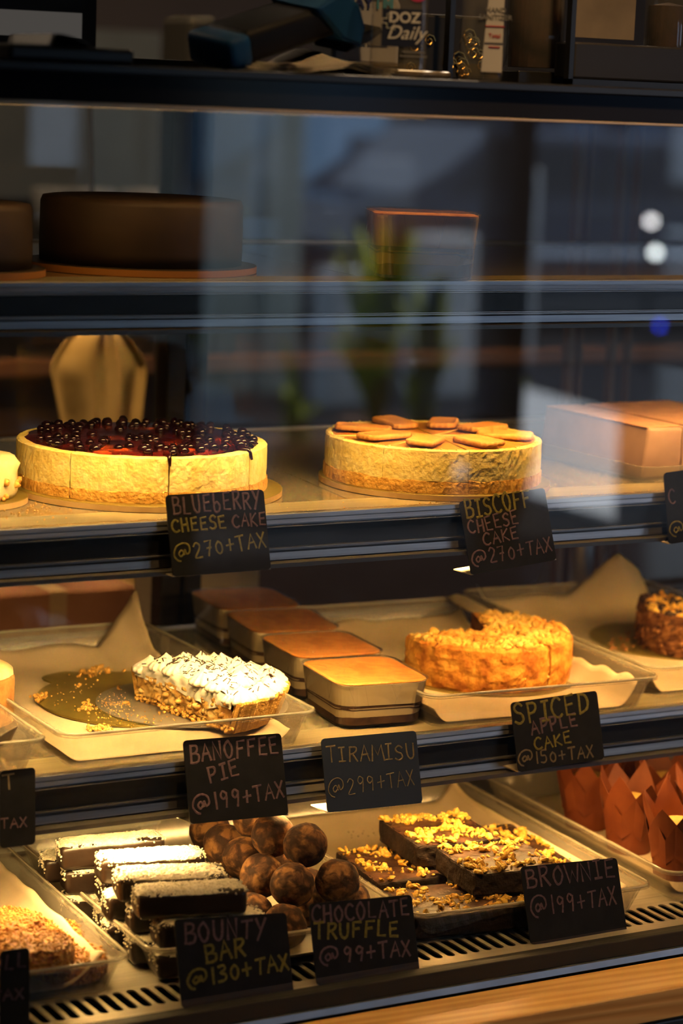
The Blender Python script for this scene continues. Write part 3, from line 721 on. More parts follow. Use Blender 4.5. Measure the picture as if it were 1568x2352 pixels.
# ------------------------------------------------------------------ lower shelf: trays, papers, pie, cakes
def make_tray(label, w, d, h, loc, rot, group, m=M_tray):
    t = thing('clear_tray', label, 'tray', loc, rot, group)
    bm = bmesh.new(); wb, db = w-.034, d-.034
    loft(bm, [(rrect(wb, db, .010), .0), (rrect(w-.012, d-.012, .016), h-.0035), (rrect(w, d, .018), h-.0025), (rrect(w, d, .018), h), (rrect(w-.014, d-.014, .0155), h), (rrect(wb-.003, db-.003, .009), .0016)])
    bm_obj('tray_body', bm, m, t)
    bm = bmesh.new()
    P = rrect(w-.004, d-.004, .017); tube(bm, [(x, y, h+.0005) for x, y in P+P[:1]], .0016, 6, cap=False)
    bm_obj('rolled_rim', bm, clear_mat('rim_plastic', 1.6, (.85, .83, .78), .12, .42, (.75, .66, .50)), t, smooth=True)
    return t
def paper_sheet(label, loc, rot, w, d, fz, nm='parchment_sheet', nx=60, ny=60, m=M_paper, group='baking paper in the trays'):
    def fx(u, v):
        x = (u-.5)*w; y = (v-.5)*d
        r = fz(x, y, u, v)
        return Vector((x, y, r)) if not isinstance(r, Vector) else r
    o = sheet(nm, nx, ny, fx, m); o.location = loc; o.rotation_euler = (0, 0, rot)
    return tag(o, label, 'paper', group)
TR = 'clear plastic trays'
# banoffee tray: rim from X -.285 to -.015
make_tray('clear tray under the banana cream pie, lower shelf', .272, .430, .036, (-.152, .205, Z3+.0003), radians(-1), TR)
def pap1(x, y, u, v):
    z = .0006+.0003*fbm(x*40, y*40)
    b = max(0, y-.15)/.045; z += .026*b*b*(0.75+.5*fbm(x*22, 3))
    l = max(0, -x-.105)/.018; z += .012*min(l, 1.2)**2
    r = max(0, x-.098)/.016; z += .010*min(r, 1.4)**2*(1+fbm(y*30, 1))
    if y > .12 and x > .04: z += .046*((y-.12)/.07)**1.3*max(0, 1-abs(x-.112)/.042)
    return max(z, .0005)
paper_sheet('wavy parchment sheet lining the pie tray', (-.150, .212, Z3+.0022), radians(-1.5), .232, .385, pap1)
# gold board with a tab, silver board
gb = thing('gold_cake_board', 'round gold cake board with a tab lying under the silver board in the pie tray', 'cake board', (-.102, .207, Z3+.0052))
R_g = 0.117
bm = bmesh.new(); pts = []
for i in range(120):
    a = 2*pi*i/120; rr = R_g
    da = (a-radians(112)+pi) % (2*pi)-pi
    if abs(da) < .24: rr += .026*(1-(abs(da)/.24)**4)
    pts.append((rr*cos(a), rr*sin(a)))
prism(bm, pts, -.0012, .0006); bm_obj('board', bm, M_goldb, gb)
sb = thing('silver_cake_board', 'thin silver cake board carrying the half pie', 'cake board', (-.072, .168, Z3+.0063))
bm = bmesh.new(); lathe(bm, [(0, 0), (.0985, 0), (.099, .0003), (.099, .0012), (.0985, .0015), (0, .0015)], 110); bm_obj('board', bm, M_silvb, sb)

# banana cream pie, half eaten
M_piecrust = mat('pie_crust', [(0.60, 0.30, 0.05), (0.76, 0.44, 0.11)], rough=0.85, scale=90, bump=0.8, bscale=300)
M_banana = mat('toffee_banana', [(0.36, 0.17, 0.04), (0.66, 0.40, 0.11), (0.72, 0.50, 0.20)], rough=0.45, scale=75, dist=1.0, bump=0.7, bscale=160)
M_cream = mat('whipped_cream', [(0.88, 0.83, 0.70), (0.92, 0.88, 0.78)], rough=0.55, scale=30, bump=0.12, bscale=120, sss=0.1)
M_dchoc = mat('dark_chocolate', [(0.030, 0.013, 0.008), (0.06, 0.028, 0.018)], rough=0.4, scale=100)
PR = .088
pa_, pb_ = onZ(300, 1600, Z3+.0082), onZ(548, 1692, Z3+.0082)
PR = (pa_-pb_).length/2; pm_ = (pa_+pb_)/2; pdir = (pa_-pb_).normalized()
pie = thing('banana_cream_pie', 'half banana cream pie with piped cream and chocolate shavings on the silver board', 'pie', (pm_.x, pm_.y, Z3+.0082), atan2(-pdir.x, pdir.y))
pie.scale = (1.24, 1, 1)
# local frame: cut face along local Y axis at x=0, filling towards +x
def half_ring(bm, prof, n=70, flute=0.0, jit=0.0):
    rings = []
    for (r, z, fl) in prof:
        ring = []
        for i in range(n+1):
            a = -pi/2+pi*i/n; rr = r+(fl*flute*cos(a*36) if r > 0 else 0)+rnd.uniform(-jit, jit)*(r > 0)
            ring.append(bm.verts.new((max(rr*cos(a), 0) if 0 < i < n else 0.0+rnd.uniform(-jit, jit), rr*sin(a), z+rnd.uniform(-jit, jit)*.5)))
        rings.append(ring)
    for A, B in zip(rings[:-1], rings[1:]):
        for i in range(n): bm.faces.new((A[i], A[i+1], B[i+1], B[i]))
    for i in (0, n): pass
    return rings
bm = bmesh.new()
rg = half_ring(bm, [(.0001, 0, 0), (PR-.012, 0, 0), (PR-.010, .0006, .5), (PR-.001, .0300, 1), (PR-.0015, .0325, 1), (PR-.006, .0320, .6), (PR-.0135, .0075, 0), (.0001, .0070, 0)], n=216, flute=.0016, jit=.0004)
for side in (0, -1):
    vs_ = [r[side] for r in rg]
    try: bm.faces.new(vs_)
    except Exception: pass
bm_obj('pie_crust', bm, M_piecrust, pie)
bm = bmesh.new()
rg = half_ring(bm, [(.0001, .0072, 0), (PR-.0142, .0072, 0), (PR-.0085, .0285, 0), (.0001, .0295, 0)], jit=.0003)
NY = 46; NZ = 10; grid = []
for i in range(NY+1):
    y = -(PR-.012)+2*(PR-.012)*i/NY; col_ = []
    for j in range(NZ+1):
        z = .0066+.0245*j/NZ; col_.append(bm.verts.new((-.0012+.0036*fbm(y*120, z*160)+.0024*fbm(y*300, z*300, 5), y, z)))
    grid.append(col_)
for i in range(NY):
    for j in range(NZ): bm.faces.new((grid[i][j], grid[i+1][j], grid[i+1][j+1], grid[i][j+1]))
for k in range(34):
    y = rnd.uniform(-.07, .07); blob(bm, (rnd.uniform(-.0015, .001), y, rnd.uniform(.010, .027)), rnd.uniform(.0028, .0060), 1, (.6, 1, .75), .18)
bm_obj('toffee_banana_filling', bm, M_banana, pie, smooth=True)
bm = bmesh.new()
for k in range(150):
    y = rnd.uniform(-PR+.006, PR-.006); blob(bm, (rnd.uniform(-.003, .0015), y, rnd.uniform(.0006, .0065)), rnd.uniform(.0010, .0028), 1, jit=.3)
o = bm_obj('crumbly_base', bm, M_piecrust, pie, smooth=True); o['kind'] = 'stuff'
# whipped cream: a smeared bed and piped kisses
bm = bmesh.new()
NX, NYY = 34, 60; Gd = []
for i in range(NX+1):
    row = []
    for j in range(NYY+1):
        a = -pi/2+pi*j/NYY; rr = (PR-.012)*i/NX
        x, y = rr*cos(a), rr*sin(a)
        z = .0335+.007*(1-(rr/PR)**3)+.0028*fbm(x*70, y*70)
        row.append(bm.verts.new((x, y, z)))
    Gd.append(row)
for i in range(NX):
    for j in range(NYY): bm.faces.new((Gd[i][j], Gd[i+1][j], Gd[i+1][j+1], Gd[i][j+1]))
# cut side curtain of cream
NB = 70; cur = []
for i in range(NB+1):
    y = -(PR-.010)+2*(PR-.010)*i/NB; ztop_ = .0335+.007*(1-(abs(y)/PR)**3)
    low = .0255-.010*max(0, fbm(y*42+2, 1.5))-.004*max(0, 1-abs(y+.02)/.03)
    cur.append([bm.verts.new((-.0022+.0022*fbm(y*90, q*3)+(.0015 if q == 0 else 0), y, ztop_+(low-ztop_)*q)) for q in (0, .2, .4, .6, .8, 1.0)])
for i in range(NB):
    for j in range(5): bm.faces.new((cur[i][j], cur[i+1][j], cur[i+1][j+1], cur[i][j+1]))
bmesh.ops.remove_doubles(bm, verts=bm.verts[:], dist=1e-5)
bm_obj('cream_bed', bm, M_cream, pie, smooth=True)
def kiss(bm, x, y, z, r, h, lx=0, ly=0, nf=13):
    n = nf*4; rings = []
    tw = rnd.uniform(-.8, .8)
    for q, rr in ((0, .86), (.12, 1.0), (.28, .98), (.45, .80), (.62, .54), (.78, .28), (.90, .12), (1, .02)):
        ring = []
        for i in range(n):
            a = 2*pi*i/n; f = 1+.10*cos(a*nf+tw*q*3)*min(1, rr*1.5)
            ring.append(bm.verts.new((x+lx*q*q+r*rr*f*cos(a), y+ly*q*q+r*rr*f*sin(a), z+h*q)))
        rings.append(ring)
    for A, B in zip(rings[:-1], rings[1:]):
        for i in range(n): bm.faces.new((A[i], A[(i+1) % n], B[(i+1) % n], B[i]))
    bm.faces.new(rings[-1])
bm = bmesh.new()
for ringr, n in ((PR-.0165, 12), (PR-.041, 9), (PR-.066, 5)):
    for i in range(n):
        a = -pi/2+pi*(i+.5)/n+rnd.uniform(-.05, .05); rr = ringr+rnd.uniform(-.002, .002)
        x, y = rr*cos(a), rr*sin(a)
        if x < .008: x = .009
        z = .0295+(.009*(1-(rr/PR)**3) if ringr < PR-.03 else 0)
        kiss(bm, x, y, z-.001, rnd.uniform(.0140, .0165), rnd.uniform(.0155, .0195), rnd.uniform(-.003, .003), rnd.uniform(-.003, .003))
bm_obj('piped_cream', bm, M_cream, pie, smooth=True)
def cream_z(x, y):
    return .0375
bm = bmesh.new()
dg = None
import mathutils.bvhtree as bvt
_cr = bm_tmp = bmesh.new()
for o in pie.children:
    if o.name.startswith(('piped_cream', 'cream_bed')): _cr.from_mesh(o.data)
TREE = bvt.BVHTree.FromBMesh(_cr)
for k in range(430):
    if k < 170: x, y = abs(rnd.gauss(.018, .012)), rnd.gauss(.030, .020)
    else: x, y = rnd.uniform(.0, PR-.012), rnd.uniform(-PR+.014, PR-.01)
    if x*x+y*y > (PR-.010)**2: continue
    hit = TREE.ray_cast(Vector((x, y, .1)), Vector((0, 0, -1)))
    if hit[0] is None: continue
    a = rnd.uniform(0, 6.28); l = rnd.choice((.002, .003, .004, .006)); 
    t = Vector((cos(a), sin(a), rnd.uniform(-.3, .3))); nrm = hit[1]; t = (t-nrm*t.dot(nrm)).normalized()
    p_ = hit[0]+nrm*.0004
    tube(bm, [p_-t*l*.5, p_+nrm*.0003, p_+t*l*.5], rnd.uniform(.00025, .00062), 4)
for (x, y, s) in ((.020, .018, .0038), (.058, -.050, .0048), (.012, .040, .003), (.03, .05, .003), (.060, -.012, .003)):
    hit = TREE.ray_cast(Vector((x, y, .1)), Vector((0, 0, -1)))
    if hit[0]: blob(bm, hit[0]+Vector((0, 0, .001)), s, 1, (1, .45, .3), .2)
o = bm_obj('chocolate_shavings', bm, M_dchoc, pie); o['kind'] = 'stuff'
_cr.free()

# crumbs in the pie tray
bm = bmesh.new()
def heap(px, py, sx, sy, n, s0, s1, z, stack=0):
    for k in range(n):
        q = onZ(rnd.gauss(px, sx), rnd.gauss(py, sy), z); s = rnd.uniform(s0, s1)
        blob(bm, (q.x, q.y, z+s*.7+stack*rnd.random()), s, 1, jit=.3)
zg = Z3+.0059
for a in ((210, 1550, 16, 5, 60, .001, .0024, zg, .003), (232, 1540, 7, 4, 6, .002, .0042, zg, .002), (92, 1606, 8, 5, 40, .0009, .0022, zg, .002), (200, 1625, 9, 5, 40, .0008, .0020, zg, .001),
          (225, 1676, 16, 4, 60, .0010, .0024, zg, .002), (180, 1575, 3, 2, 6, .001, .002, zg), (190, 1600, 45, 22, 40, .0003, .0009, zg), (285, 1541, 2, 1, 2, .0015, .002, zg)): heap(*a)
zs_ = Z3+.0079
for a in ((262, 1620, 30, 14, 160, .0002, .0008, zs_), (300, 1650, 45, 12, 90, .0002, .0010, zs_), (292, 1615, 4, 2, 5, .0014, .0022, zs_), (395, 1635, 12, 6, 30, .0008, .0018, zs_), (270, 1582, 2, 2, 4, .0012, .002, zs_)): heap(*a)
tag(bm_obj('crumbs', bm, M_piecrust, None, True), 'golden pastry crumbs spilled on the boards beside the pie', 'crumbs', kind='stuff')

# left tray with crumpled paper and pastry
make_tray('clear tray with crumpled paper at the left end of the lower shelf', .272, .430, .036, (-.433, .208, Z3+.0003), radians(-2), TR)
def pap2(x, y, u, v):
    z = .0008+.004*max(0, fbm(x*30, y*30)); e = max(0, x-.02)/.085
    z += .030*min(e, 1.25)**1.6*(.75+.55*fbm(y*18+5, 2)) if y < .02 else .012*min(e, 1)
    z += .007*fbm(x*60, y*45)*min(1, e)
    f = max(0, -y-.16)/.03; z += .010*min(f, 1)**2
    return max(z, .0006)
paper_sheet('crumpled parchment in the tray at the left end of the lower shelf', (-.437, .196, Z3+.0022), radians(-2), .226, .375, pap2, nx=80, ny=90)
q = onZ(-34, 1640, Z3+.02)
pc_ = thing('carrot_cake', 'orange brown cake edge peeking out over crumpled paper at the left picture edge', 'cake', (q.x-.01, q.y+.02, Z3+.0105))
bm = bmesh.new(); lathe(bm, [(0, 0), (.044, 0), (.045, .004), (.0445, .044), (.042, .047), (0, .048)], 60, jit=.0008); bm_obj('sponge', bm, mat('carrot_sponge', [(.42, .18, .04), (.62, .30, .08)], rough=.85, scale=70, bump=.9, bscale=200), pc_)
bm = bmesh.new(); lathe(bm, [(.0435, .0475), (.0435, .052), (.040, .055), (0, .056), (0, .0478)], 60, jit=.001); bm_obj('frosting', bm, M_cream2, pc_, smooth=True)

# spiced apple cake tray
make_tray('clear tray under the apple crumble cake, lower shelf', .284, .430, .036, (.262, .205, Z3+.0003), radians(-3), TR)
def pap3(x, y, u, v):
    z = .0006+.0003*fbm(x*30+9, y*30)
    b = max(0, y-.14)/.05; z += .020*b*b*(.8+.3*fbm(x*20, 8))
    r = max(0, x-.100)/.020; z += .024*min(r, 1.2)**2*(.8+.5*fbm(y*26, 4))*(1 if y < 0.02 else .35)
    l = max(0, -x-.105)/.016; z += .012*min(l, 1.2)**2
    return max(z, .0005)
paper_sheet('parchment sheet with a raised crumpled edge under the apple cake', (.262, .205, Z3+.0022), radians(-3), .246, .385, pap3, nx=70, ny=80)
bm = bmesh.new()
q0 = onZ(1040, 1385, Z3+.03); q1 = onZ(1150, 1450, Z3+.03)
fl = sheet('folded_paper_strip', 30, 8, lambda u, v: Vector((q0.x+(q1.x-q0.x)*u-.012+.030*v, q0.y+(q1.y-q0.y)*u, Z3+.0375+.003*sin(v*pi)+.0012*fbm(u*6, v*3))), M_paper)
tag(fl, 'folded parchment strip lying across the rims behind the apple cake', 'paper', 'baking paper in the trays')
M_acake = mat('apple_cake', [(0.42, 0.13, 0.008), (0.60, 0.24, 0.02), (0.74, 0.36, 0.05)], rough=0.8, scale=55, bump=0.9, bscale=240)
M_acut = mat('apple_cake_cut', [(0.62, 0.34, 0.08), (0.80, 0.52, 0.19)], rough=0.85, scale=60, bump=0.9, bscale=200)
M_strs = mat('crumble_topping', [(0.62, 0.24, 0.03), (0.86, 0.48, 0.08), (0.93, 0.64, 0.18)], rough=0.7, scale=45, kind='voronoi', bump=0.4, bscale=200)
ac = thing('apple_crumble_cake', 'golden spiced apple crumble cake with a wedge missing, on paper in the right tray', 'cake', (.294, .180, Z3+.0046), 0)
AR = .096; AH = .049
gbo = thing('gold_cake_board', 'round gold board beneath the apple cake', 'cake board', (.294, .180, Z3+.0030))
bm = bmesh.new(); lathe(bm, [(0, 0), (.1025, 0), (.1025, .0014), (0, .0014)], 90); bm_obj('board', bm, M_goldb, gbo)
def sector(r, z0, z1, a0, a1, n, jit, ztop=None, nz=14):
    bm = bmesh.new(); L = []
    for q in range(nz+1):
        z = z0+(z1-z0)*q/nz; f = q/nz
        ring = []
        K = 12
        for i in range(K): ring.append(((r*i/K)*cos(a0), (r*i/K)*sin(a0)))
        for i in range(n): ring.append((r*cos(a0+(a1-a0)*i/n), r*sin(a0+(a1-a0)*i/n)))
        for i in range(K): ring.append((r*(1-i/K)*cos(a1), r*(1-i/K)*sin(a1)))
        row = []
        for (x, y) in ring:
            d = .0022*fbm(x*90, y*90, z*90)+rnd.uniform(-jit, jit)
            k = 1-(.035 if q == nz else 0)-.03*(1-f)**6
            row.append(bm.verts.new((x*k*(1+d/r), y*k*(1+d/r), z+rnd.uniform(-jit, jit)*(0 < q < nz))))
        L.append(row)
    for A, B in zip(L[:-1], L[1:]):
        for i in range(len(A)): bm.faces.new((A[i], A[(i+1) % len(A)], B[(i+1) % len(A)], B[i]))
    bm.faces.new(L[0][::-1]); bm.faces.new(L[-1])
    bmesh.ops.remove_doubles(bm, verts=bm.verts[:], dist=1e-5)
    return bm
def crumble(r, a0, a1, z, n, s0, s1):
    bm = bmesh.new()
    for k in range(n):
        a = rnd.uniform(a0+.03, a1-.03); rr = r*sqrt(rnd.random()); s = rnd.uniform(s0, s1)
        blob(bm, (rr*cos(a), rr*sin(a), z+s*.3+.0015*fbm(rr*cos(a)*30, rr*sin(a)*30)), s, 1, (1, 1, .75), .3)
    return bm
for (a0, a1, nm) in ((radians(172), radians(283), 'cake_portion'), (radians(285.5), radians(358+69), 'cake_portion')):
    q = bm_obj(nm, sector(AR, 0, AH, a0, a1, 60, .0006), M_acake, ac)
    o = bm_obj('crumble_topping', crumble(AR-.005, a0, a1, AH-.0012, 360, .0020, .0064), M_strs, q, smooth=True); o['kind'] = 'stuff'
bm = bmesh.new()
for k in range(40):
    a = radians(284.5); blob(bm, ((AR-.002-.01*rnd.random())*cos(a), (AR-.002-.01*rnd.random())*sin(a)+.001, rnd.uniform(0.001, .03)), rnd.uniform(.001, .0028), 1, jit=.3)
o = bm_obj('crumbs_in_the_cut', bm, M_acut, ac, smooth=True); o['kind'] = 'stuff'

# chocolate nut cake tray at the right
make_tray('clear tray under the chocolate nut cake at the right end of the lower shelf', .272, .430, .036, (.549, .225, Z3+.0003), radians(-3), TR)
def pap4(x, y, u, v):
    z = .0006; b = max(0, y-.13)/.06; z += .024*b*b*(.9+.25*fbm(x*14, 8)); l = max(0, -x-.100)/.016; z += .016*min(l, 1.3)**2
    if x > -.06 and y > .1: z += .050*max(0, 1-abs(x-.085)/.07)*((y-.1)/.09)**1.4
    return max(z, .0005)
paper_sheet('parchment sheet curling up behind the chocolate nut cake', (.549, .230, Z3+.0022), radians(-3), .236, .385, pap4)
gb2 = thing('gold_cake_board', 'round gold board with crumbs under the chocolate nut cake', 'cake board', (.610, .245, Z3+.0034))
bm = bmesh.new(); lathe(bm, [(0, 0), (.104, 0), (.104, .0014), (0, .0014)], 90); bm_obj('board', bm, M_goldb, gb2)
M_cnc = mat('chocolate_nut_cake', [(0.035, 0.014, 0.007), (0.20, 0.075, 0.025), (0.42, 0.18, 0.05)], rough=0.8, scale=90, kind='voronoi', bump=0.9, bscale=180)
cn = thing('chocolate_nut_cake', 'dark chocolate nut cake on a gold board, right end of lower shelf', 'cake', (.625, .200, Z3+.0049))
q = bm_obj('sponge', sector(.087, 0, .048, radians(100), radians(400), 60, .0018), M_cnc, cn)
o = bm_obj('nut_topping', crumble(.082, radians(100), radians(400), .047, 330, .002, .006), M_strs, cn, smooth=True); o['kind'] = 'stuff'
o = bm_obj('chocolate_chunks', crumble(.084, radians(100), radians(400), .0475, 300, .002, .006), M_dchoc, cn, smooth=True); o['kind'] = 'stuff'
bm = bmesh.new()
for k in range(260):
    a = rnd.uniform(radians(100), radians(400)); z = rnd.uniform(.002, .046); blob(bm, (.0875*cos(a), .0875*sin(a), z), rnd.uniform(.0012, .0036), 1, (1, 1, .8), .3)
o = bm_obj('side_nuts', bm, mat('toasted_nuts', [(.22, .08, .02), (.44, .20, .06)], rough=.7, scale=200), cn, smooth=True); o['kind'] = 'stuff'
bm = bmesh.new()
for k in range(46):
    q = onZ(rnd.gauss(1425, 35), rnd.gauss(1480, 12), Z3+.0049); s = rnd.uniform(.0005, .0024); blob(bm, (q.x, q.y, Z3+.0049+s*.6), s, 1)
tag(bm_obj('crumbs', bm, MATS['toasted_nuts'], None, True), 'brown crumbs on the gold board left of the chocolate nut cake', 'crumbs', kind='stuff')

# ------------------------------------------------------------------ bottom deck
DZ = ZD-0.002
make_tray('clear tray lined with parchment under the seed bites, bottom deck', .262, .385, .034, (-.392, .066, DZ+.0003), radians(-3), TR)
def pap5(x, y, u, v):
    z = .0006+.0003*fbm(x*30, y*30); r = max(0, x-.070)/.030; z += .022*min(r, 1.25)**1.5*(.9+.15*fbm(y*25, 5)); b = max(0, y-.12)/.04; z += .02*min(b, 1)**2
    f = max(0, -y-.145)/.02; z += .005*min(f, 1)
    return max(z, .0005)
paper_sheet('parchment sheet under the seed bites, one edge up the tray wall', (-.392, .066, DZ+.0022), radians(-3), .222, .345, pap5)
make_tray('clear tray holding the coconut bars and truffles, bottom deck', .276, .375, .032, (-.105, .062, DZ+.0003), radians(-2), TR)
make_tray('clear tray with parchment under the brownies, bottom deck', .276, .405, .032, (.171, .062, DZ+.0003), radians(-3), TR)
def pap6(x, y, u, v):
    z = .0006+.0004*fbm(x*30, y*30); b = max(0, y-.13)/.05; z += .012*b*b; r = max(0, x-.092)/.024; z += .022*min(r, 1.25)**1.7; l = max(0, -x-.1)/.02; z += .010*min(l, 1.2)**2
    return max(z, .0005)
paper_sheet('parchment sheet up the tray wall behind the brownies', (.171, .064, DZ+.0022), radians(-3), .236, .362, pap6)
make_tray('clear tray with parchment under the paper wrapped muffins', .285, .400, .034, (.480, .063, DZ+.0003), radians(-3), TR)
paper_sheet('flat parchment sheet under the paper wrapped muffins', (.480, .066, DZ+.0022), radians(-3), .244, .350,
            lambda x, y, u, v: .0006+.0003*fbm(x*30, y*30)+.010*(max(0, -x-.105)/.015)**2)

# seed bites
M_seed = mat('seed_mix', [(0.15, 0.03, 0.006), (0.32, 0.10, 0.014), (0.46, 0.20, 0.035), (0.56, 0.31, 0.07)], rough=0.45, scale=240, kind='voronoi', bump=1.0, bscale=240, bkind='voronoi')
M_seed2 = mat('pale_seeds', [(0.36, 0.15, 0.02), (0.50, 0.26, 0.05)], rough=0.5, scale=100)
def seed_bite(label):
    t = thing('seed_bite', label, 'snack', group='seed bites in the bottom left tray')
    bm = bmesh.new(); r = .0345; h = .0215
    lathe(bm, [(0, 0), (r-.003, 0), (r, .003), (r+.0008, .012), (r, h-.005), (r-.003, h-.001), (r-.010, h), (0, h)], 70, jit=.0009)
    bm_obj('pressed_seeds', bm, M_seed, t, smooth=False)
    bm = bmesh.new()
    for k in range(420):
        a = rnd.uniform(0, 6.28)
        if k < 300: rr = (r-.002)*sqrt(rnd.random()); c_ = (rr*cos(a), rr*sin(a), h+.0002)
        else: c_ = ((r+.0004)*cos(a), (r+.0004)*sin(a), rnd.uniform(.003, h-.002))
        blob(bm, c_, rnd.uniform(.0011, .0021), 1, (1.35, .8, .55), .1)
    o = bm_obj('whole_seeds', bm, M_seed2, t, smooth=True); o['kind'] = 'stuff'
    return t
sb0 = seed_bite('round seed bite in front, leaning on the stack by the price card')
zl, zu = DZ+.0050, DZ+.0272
q1, q2, q3, q4 = onZ(80, 2158, zu+.0215), onZ(24, 2112, zu+.0215), onZ(118, 2142, zl+.0215), onZ(158, 2184, zl+.0215)
fr = [('round seed bite nearest the front, on top beside the price card', q1.x, q1.y, zu, (radians(2), radians(1), .4)),
      ('round seed bite topmost at the left picture edge', q2.x, q2.y+.006, zu, (radians(-1), radians(2), 1.1)),
      ('round seed bite under the topmost one, against the parchment edge', q3.x, q3.y+.012, zl, (0, 0, 2.2)),
      ('round seed bite lowest at the front right of the pile', q4.x, q4.y, zl, (0, 0, 3.0))]
for i, (lab, x, y, z, r) in enumerate(fr):
    if i == 0: sb0.location = (x, y, z); sb0.rotation_euler = r; sb0['label'] = lab
    else: copy_tree(sb0, lab, (x, y, z), r)
for (x, y, lab) in ((q4.x-.072, q4.y+.004, 'hidden'), (q3.x-.072, q3.y+.016, 'hidden')):
    copy_tree(sb0, 'round seed bite mostly out of view beneath the pile at the left edge', (x, y, DZ+.0050), (0, 0, 1))

# coconut bars
M_bar = mat('dark_bar_chocolate', [(0.016, 0.009, 0.006), (0.030, 0.018, 0.012)], rough=0.30, scale=30, bump=0.5, bscale=70)
M_coco = mat('desiccated_coconut', [(0.66, 0.58, 0.42), (0.82, 0.75, 0.60)], rough=0.85, scale=250, bump=0.8, bscale=420)
BL, BWD, BH = .103, .034, .0255
def coco_bar_meshes(seed):
    r = random.Random(seed)
    bm = bmesh.new(); box(bm, -BL/2, BL/2, -BWD/2, BWD/2, 0, BH, .006, 4)
    bmesh.ops.subdivide_edges(bm, edges=[e for e in bm.edges if e.calc_length() > .012], cuts=6, use_grid_fill=True)
    for v in bm.verts: v.co += Vector((fbm(v.co.y*70+seed, v.co.z*70), fbm(v.co.x*60+seed, v.co.z*60), fbm(v.co.x*50, v.co.y*60+seed)))*.0014
    body = bpy.data.meshes.new('chocolate_body'); bmesh.ops.recalc_face_normals(bm, faces=bm.faces[:]); bm.to_mesh(body); bm.free(); body.materials.append(M_bar)
    for f in body.polygons: f.use_smooth = True
    bm = bmesh.new(); nx, ny = 60, 24; Gd = []
    for i in range(nx+1):
        row = []
        for j in range(ny+1):
            u, v = i/nx*2-1, j/ny*2-1
            x, y = u*(BL/2-.0002), v*(BWD/2-.0002)
            e = max(abs(u)**10, abs(v)**5)
            k = (1-.16*(abs(u)**6)*(abs(v)**6))
            z = BH+.0016-.0042*e-.004*(abs(u)*abs(v))**8+r.uniform(-.0005, .0007)+.0010*fbm(x*130+seed, y*130)
            row.append(bm.verts.new((x*k, y*k, z)))
        Gd.append(row)
    for i in range(nx):
        for j in range(ny): bm.faces.new((Gd[i][j], Gd[i+1][j], Gd[i+1][j+1], Gd[i][j+1]))
    rim = [Gd[i][0] for i in range(nx+1)]+[Gd[nx][j] for j in range(1, ny+1)]+[Gd[i][ny] for i in range(nx-1, -1, -1)]+[Gd[0][j] for j in range(ny-1, 0, -1)]
    low = [bm.verts.new((v.co.x*.97, v.co.y*.93, BH-.006)) for v in rim]
    for i in range(len(rim)): bm.faces.new((rim[i], rim[(i+1) % len(rim)], low[(i+1) % len(rim)], low[i]))
    global rnd
    for k in range(420):
        u, v = r.uniform(-1, 1), r.uniform(-1, 1); e = max(abs(u)**10, abs(v)**5)
        blob(bm, (u*(BL/2-.001), v*(BWD/2-.001), BH+.0018-.0042*e), r.uniform(.0004, .0008), 1, (r.uniform(.7, 2.2), .7, .6), .25)
    for k in range(150):
        s = r.choice((0, 1, 2, 3)); t = r.uniform(-1, 1); z = BH*(.25+.72*r.random()**.45)
        c_ = ((BL/2*(1 if s == 0 else -1), t*BWD*.42, z) if s < 2 else (t*BL*.47, BWD/2*(1 if s == 2 else -1), z))
        if s == 3 and z < BH*.8: continue
        blob(bm, c_, r.uniform(.0005, .0013), 1, (1, 1, 1.2), .3)
    top = bpy.data.meshes.new('coconut'); bmesh.ops.recalc_face_normals(bm, faces=bm.faces[:]); bm.to_mesh(top); bm.free(); top.materials.append(M_coco)
    return body, top
BM = [coco_bar_meshes(s) for s in (3, 8, 15)]
def coco_bar(label, loc, rz, rx=0.0, ry=0.0, var=0):
    t = thing('coconut_bar', label, 'chocolate bar', loc, (rx, ry, rz), 'coconut topped chocolate bars stacked in the tray')
    b = bpy.data.objects.new('chocolate_body', BM[var][0]); COL.objects.link(b); b.parent = t
    c_ = bpy.data.objects.new('coconut_topping', BM[var][1]); COL.objects.link(c_); c_.parent = t; c_['kind'] = 'stuff'
bz = DZ+.0030; LH = BH+.0016
rows_top = {0: (-.2015, -.0985), 1: (-.1980, -.0470), 2: (-.1920, .0060), 3: (-.2080, .0620)}
ordn = ['front', 'second from the front', 'third from the front, whitest', 'fourth from the front']
for k, (x, y) in rows_top.items():
    coco_bar('coconut topped dark bar on the top layer, ' + ordn[k], (x, y, bz+2*LH), radians((-13, -14, -13, -12)[k]), radians((0, 4, 2, -3)[k]), radians((0, 1, 0, -2)[k]), k % 3)
onames = ['front row', 'second row', 'third row', 'fourth row', 'fifth row', 'rearmost row']
for lay in (1, 0):
    for j in range(6 if lay else 5):
        x = -.192-.006*((j*7+lay*3) % 3)+.003*lay; y = -.110+.0420*j+.004*lay
        if j >= 4: x -= .012
        coco_bar('coconut topped dark bar in the %s layer of the stack, %s' % (('bottom', 'middle')[lay], onames[j]), (x+.004, y, bz+lay*LH), radians(-12+rnd.uniform(-4, 4)), rnd.uniform(-.03, .03), rnd.uniform(-.03, .03), (j+lay) % 3)

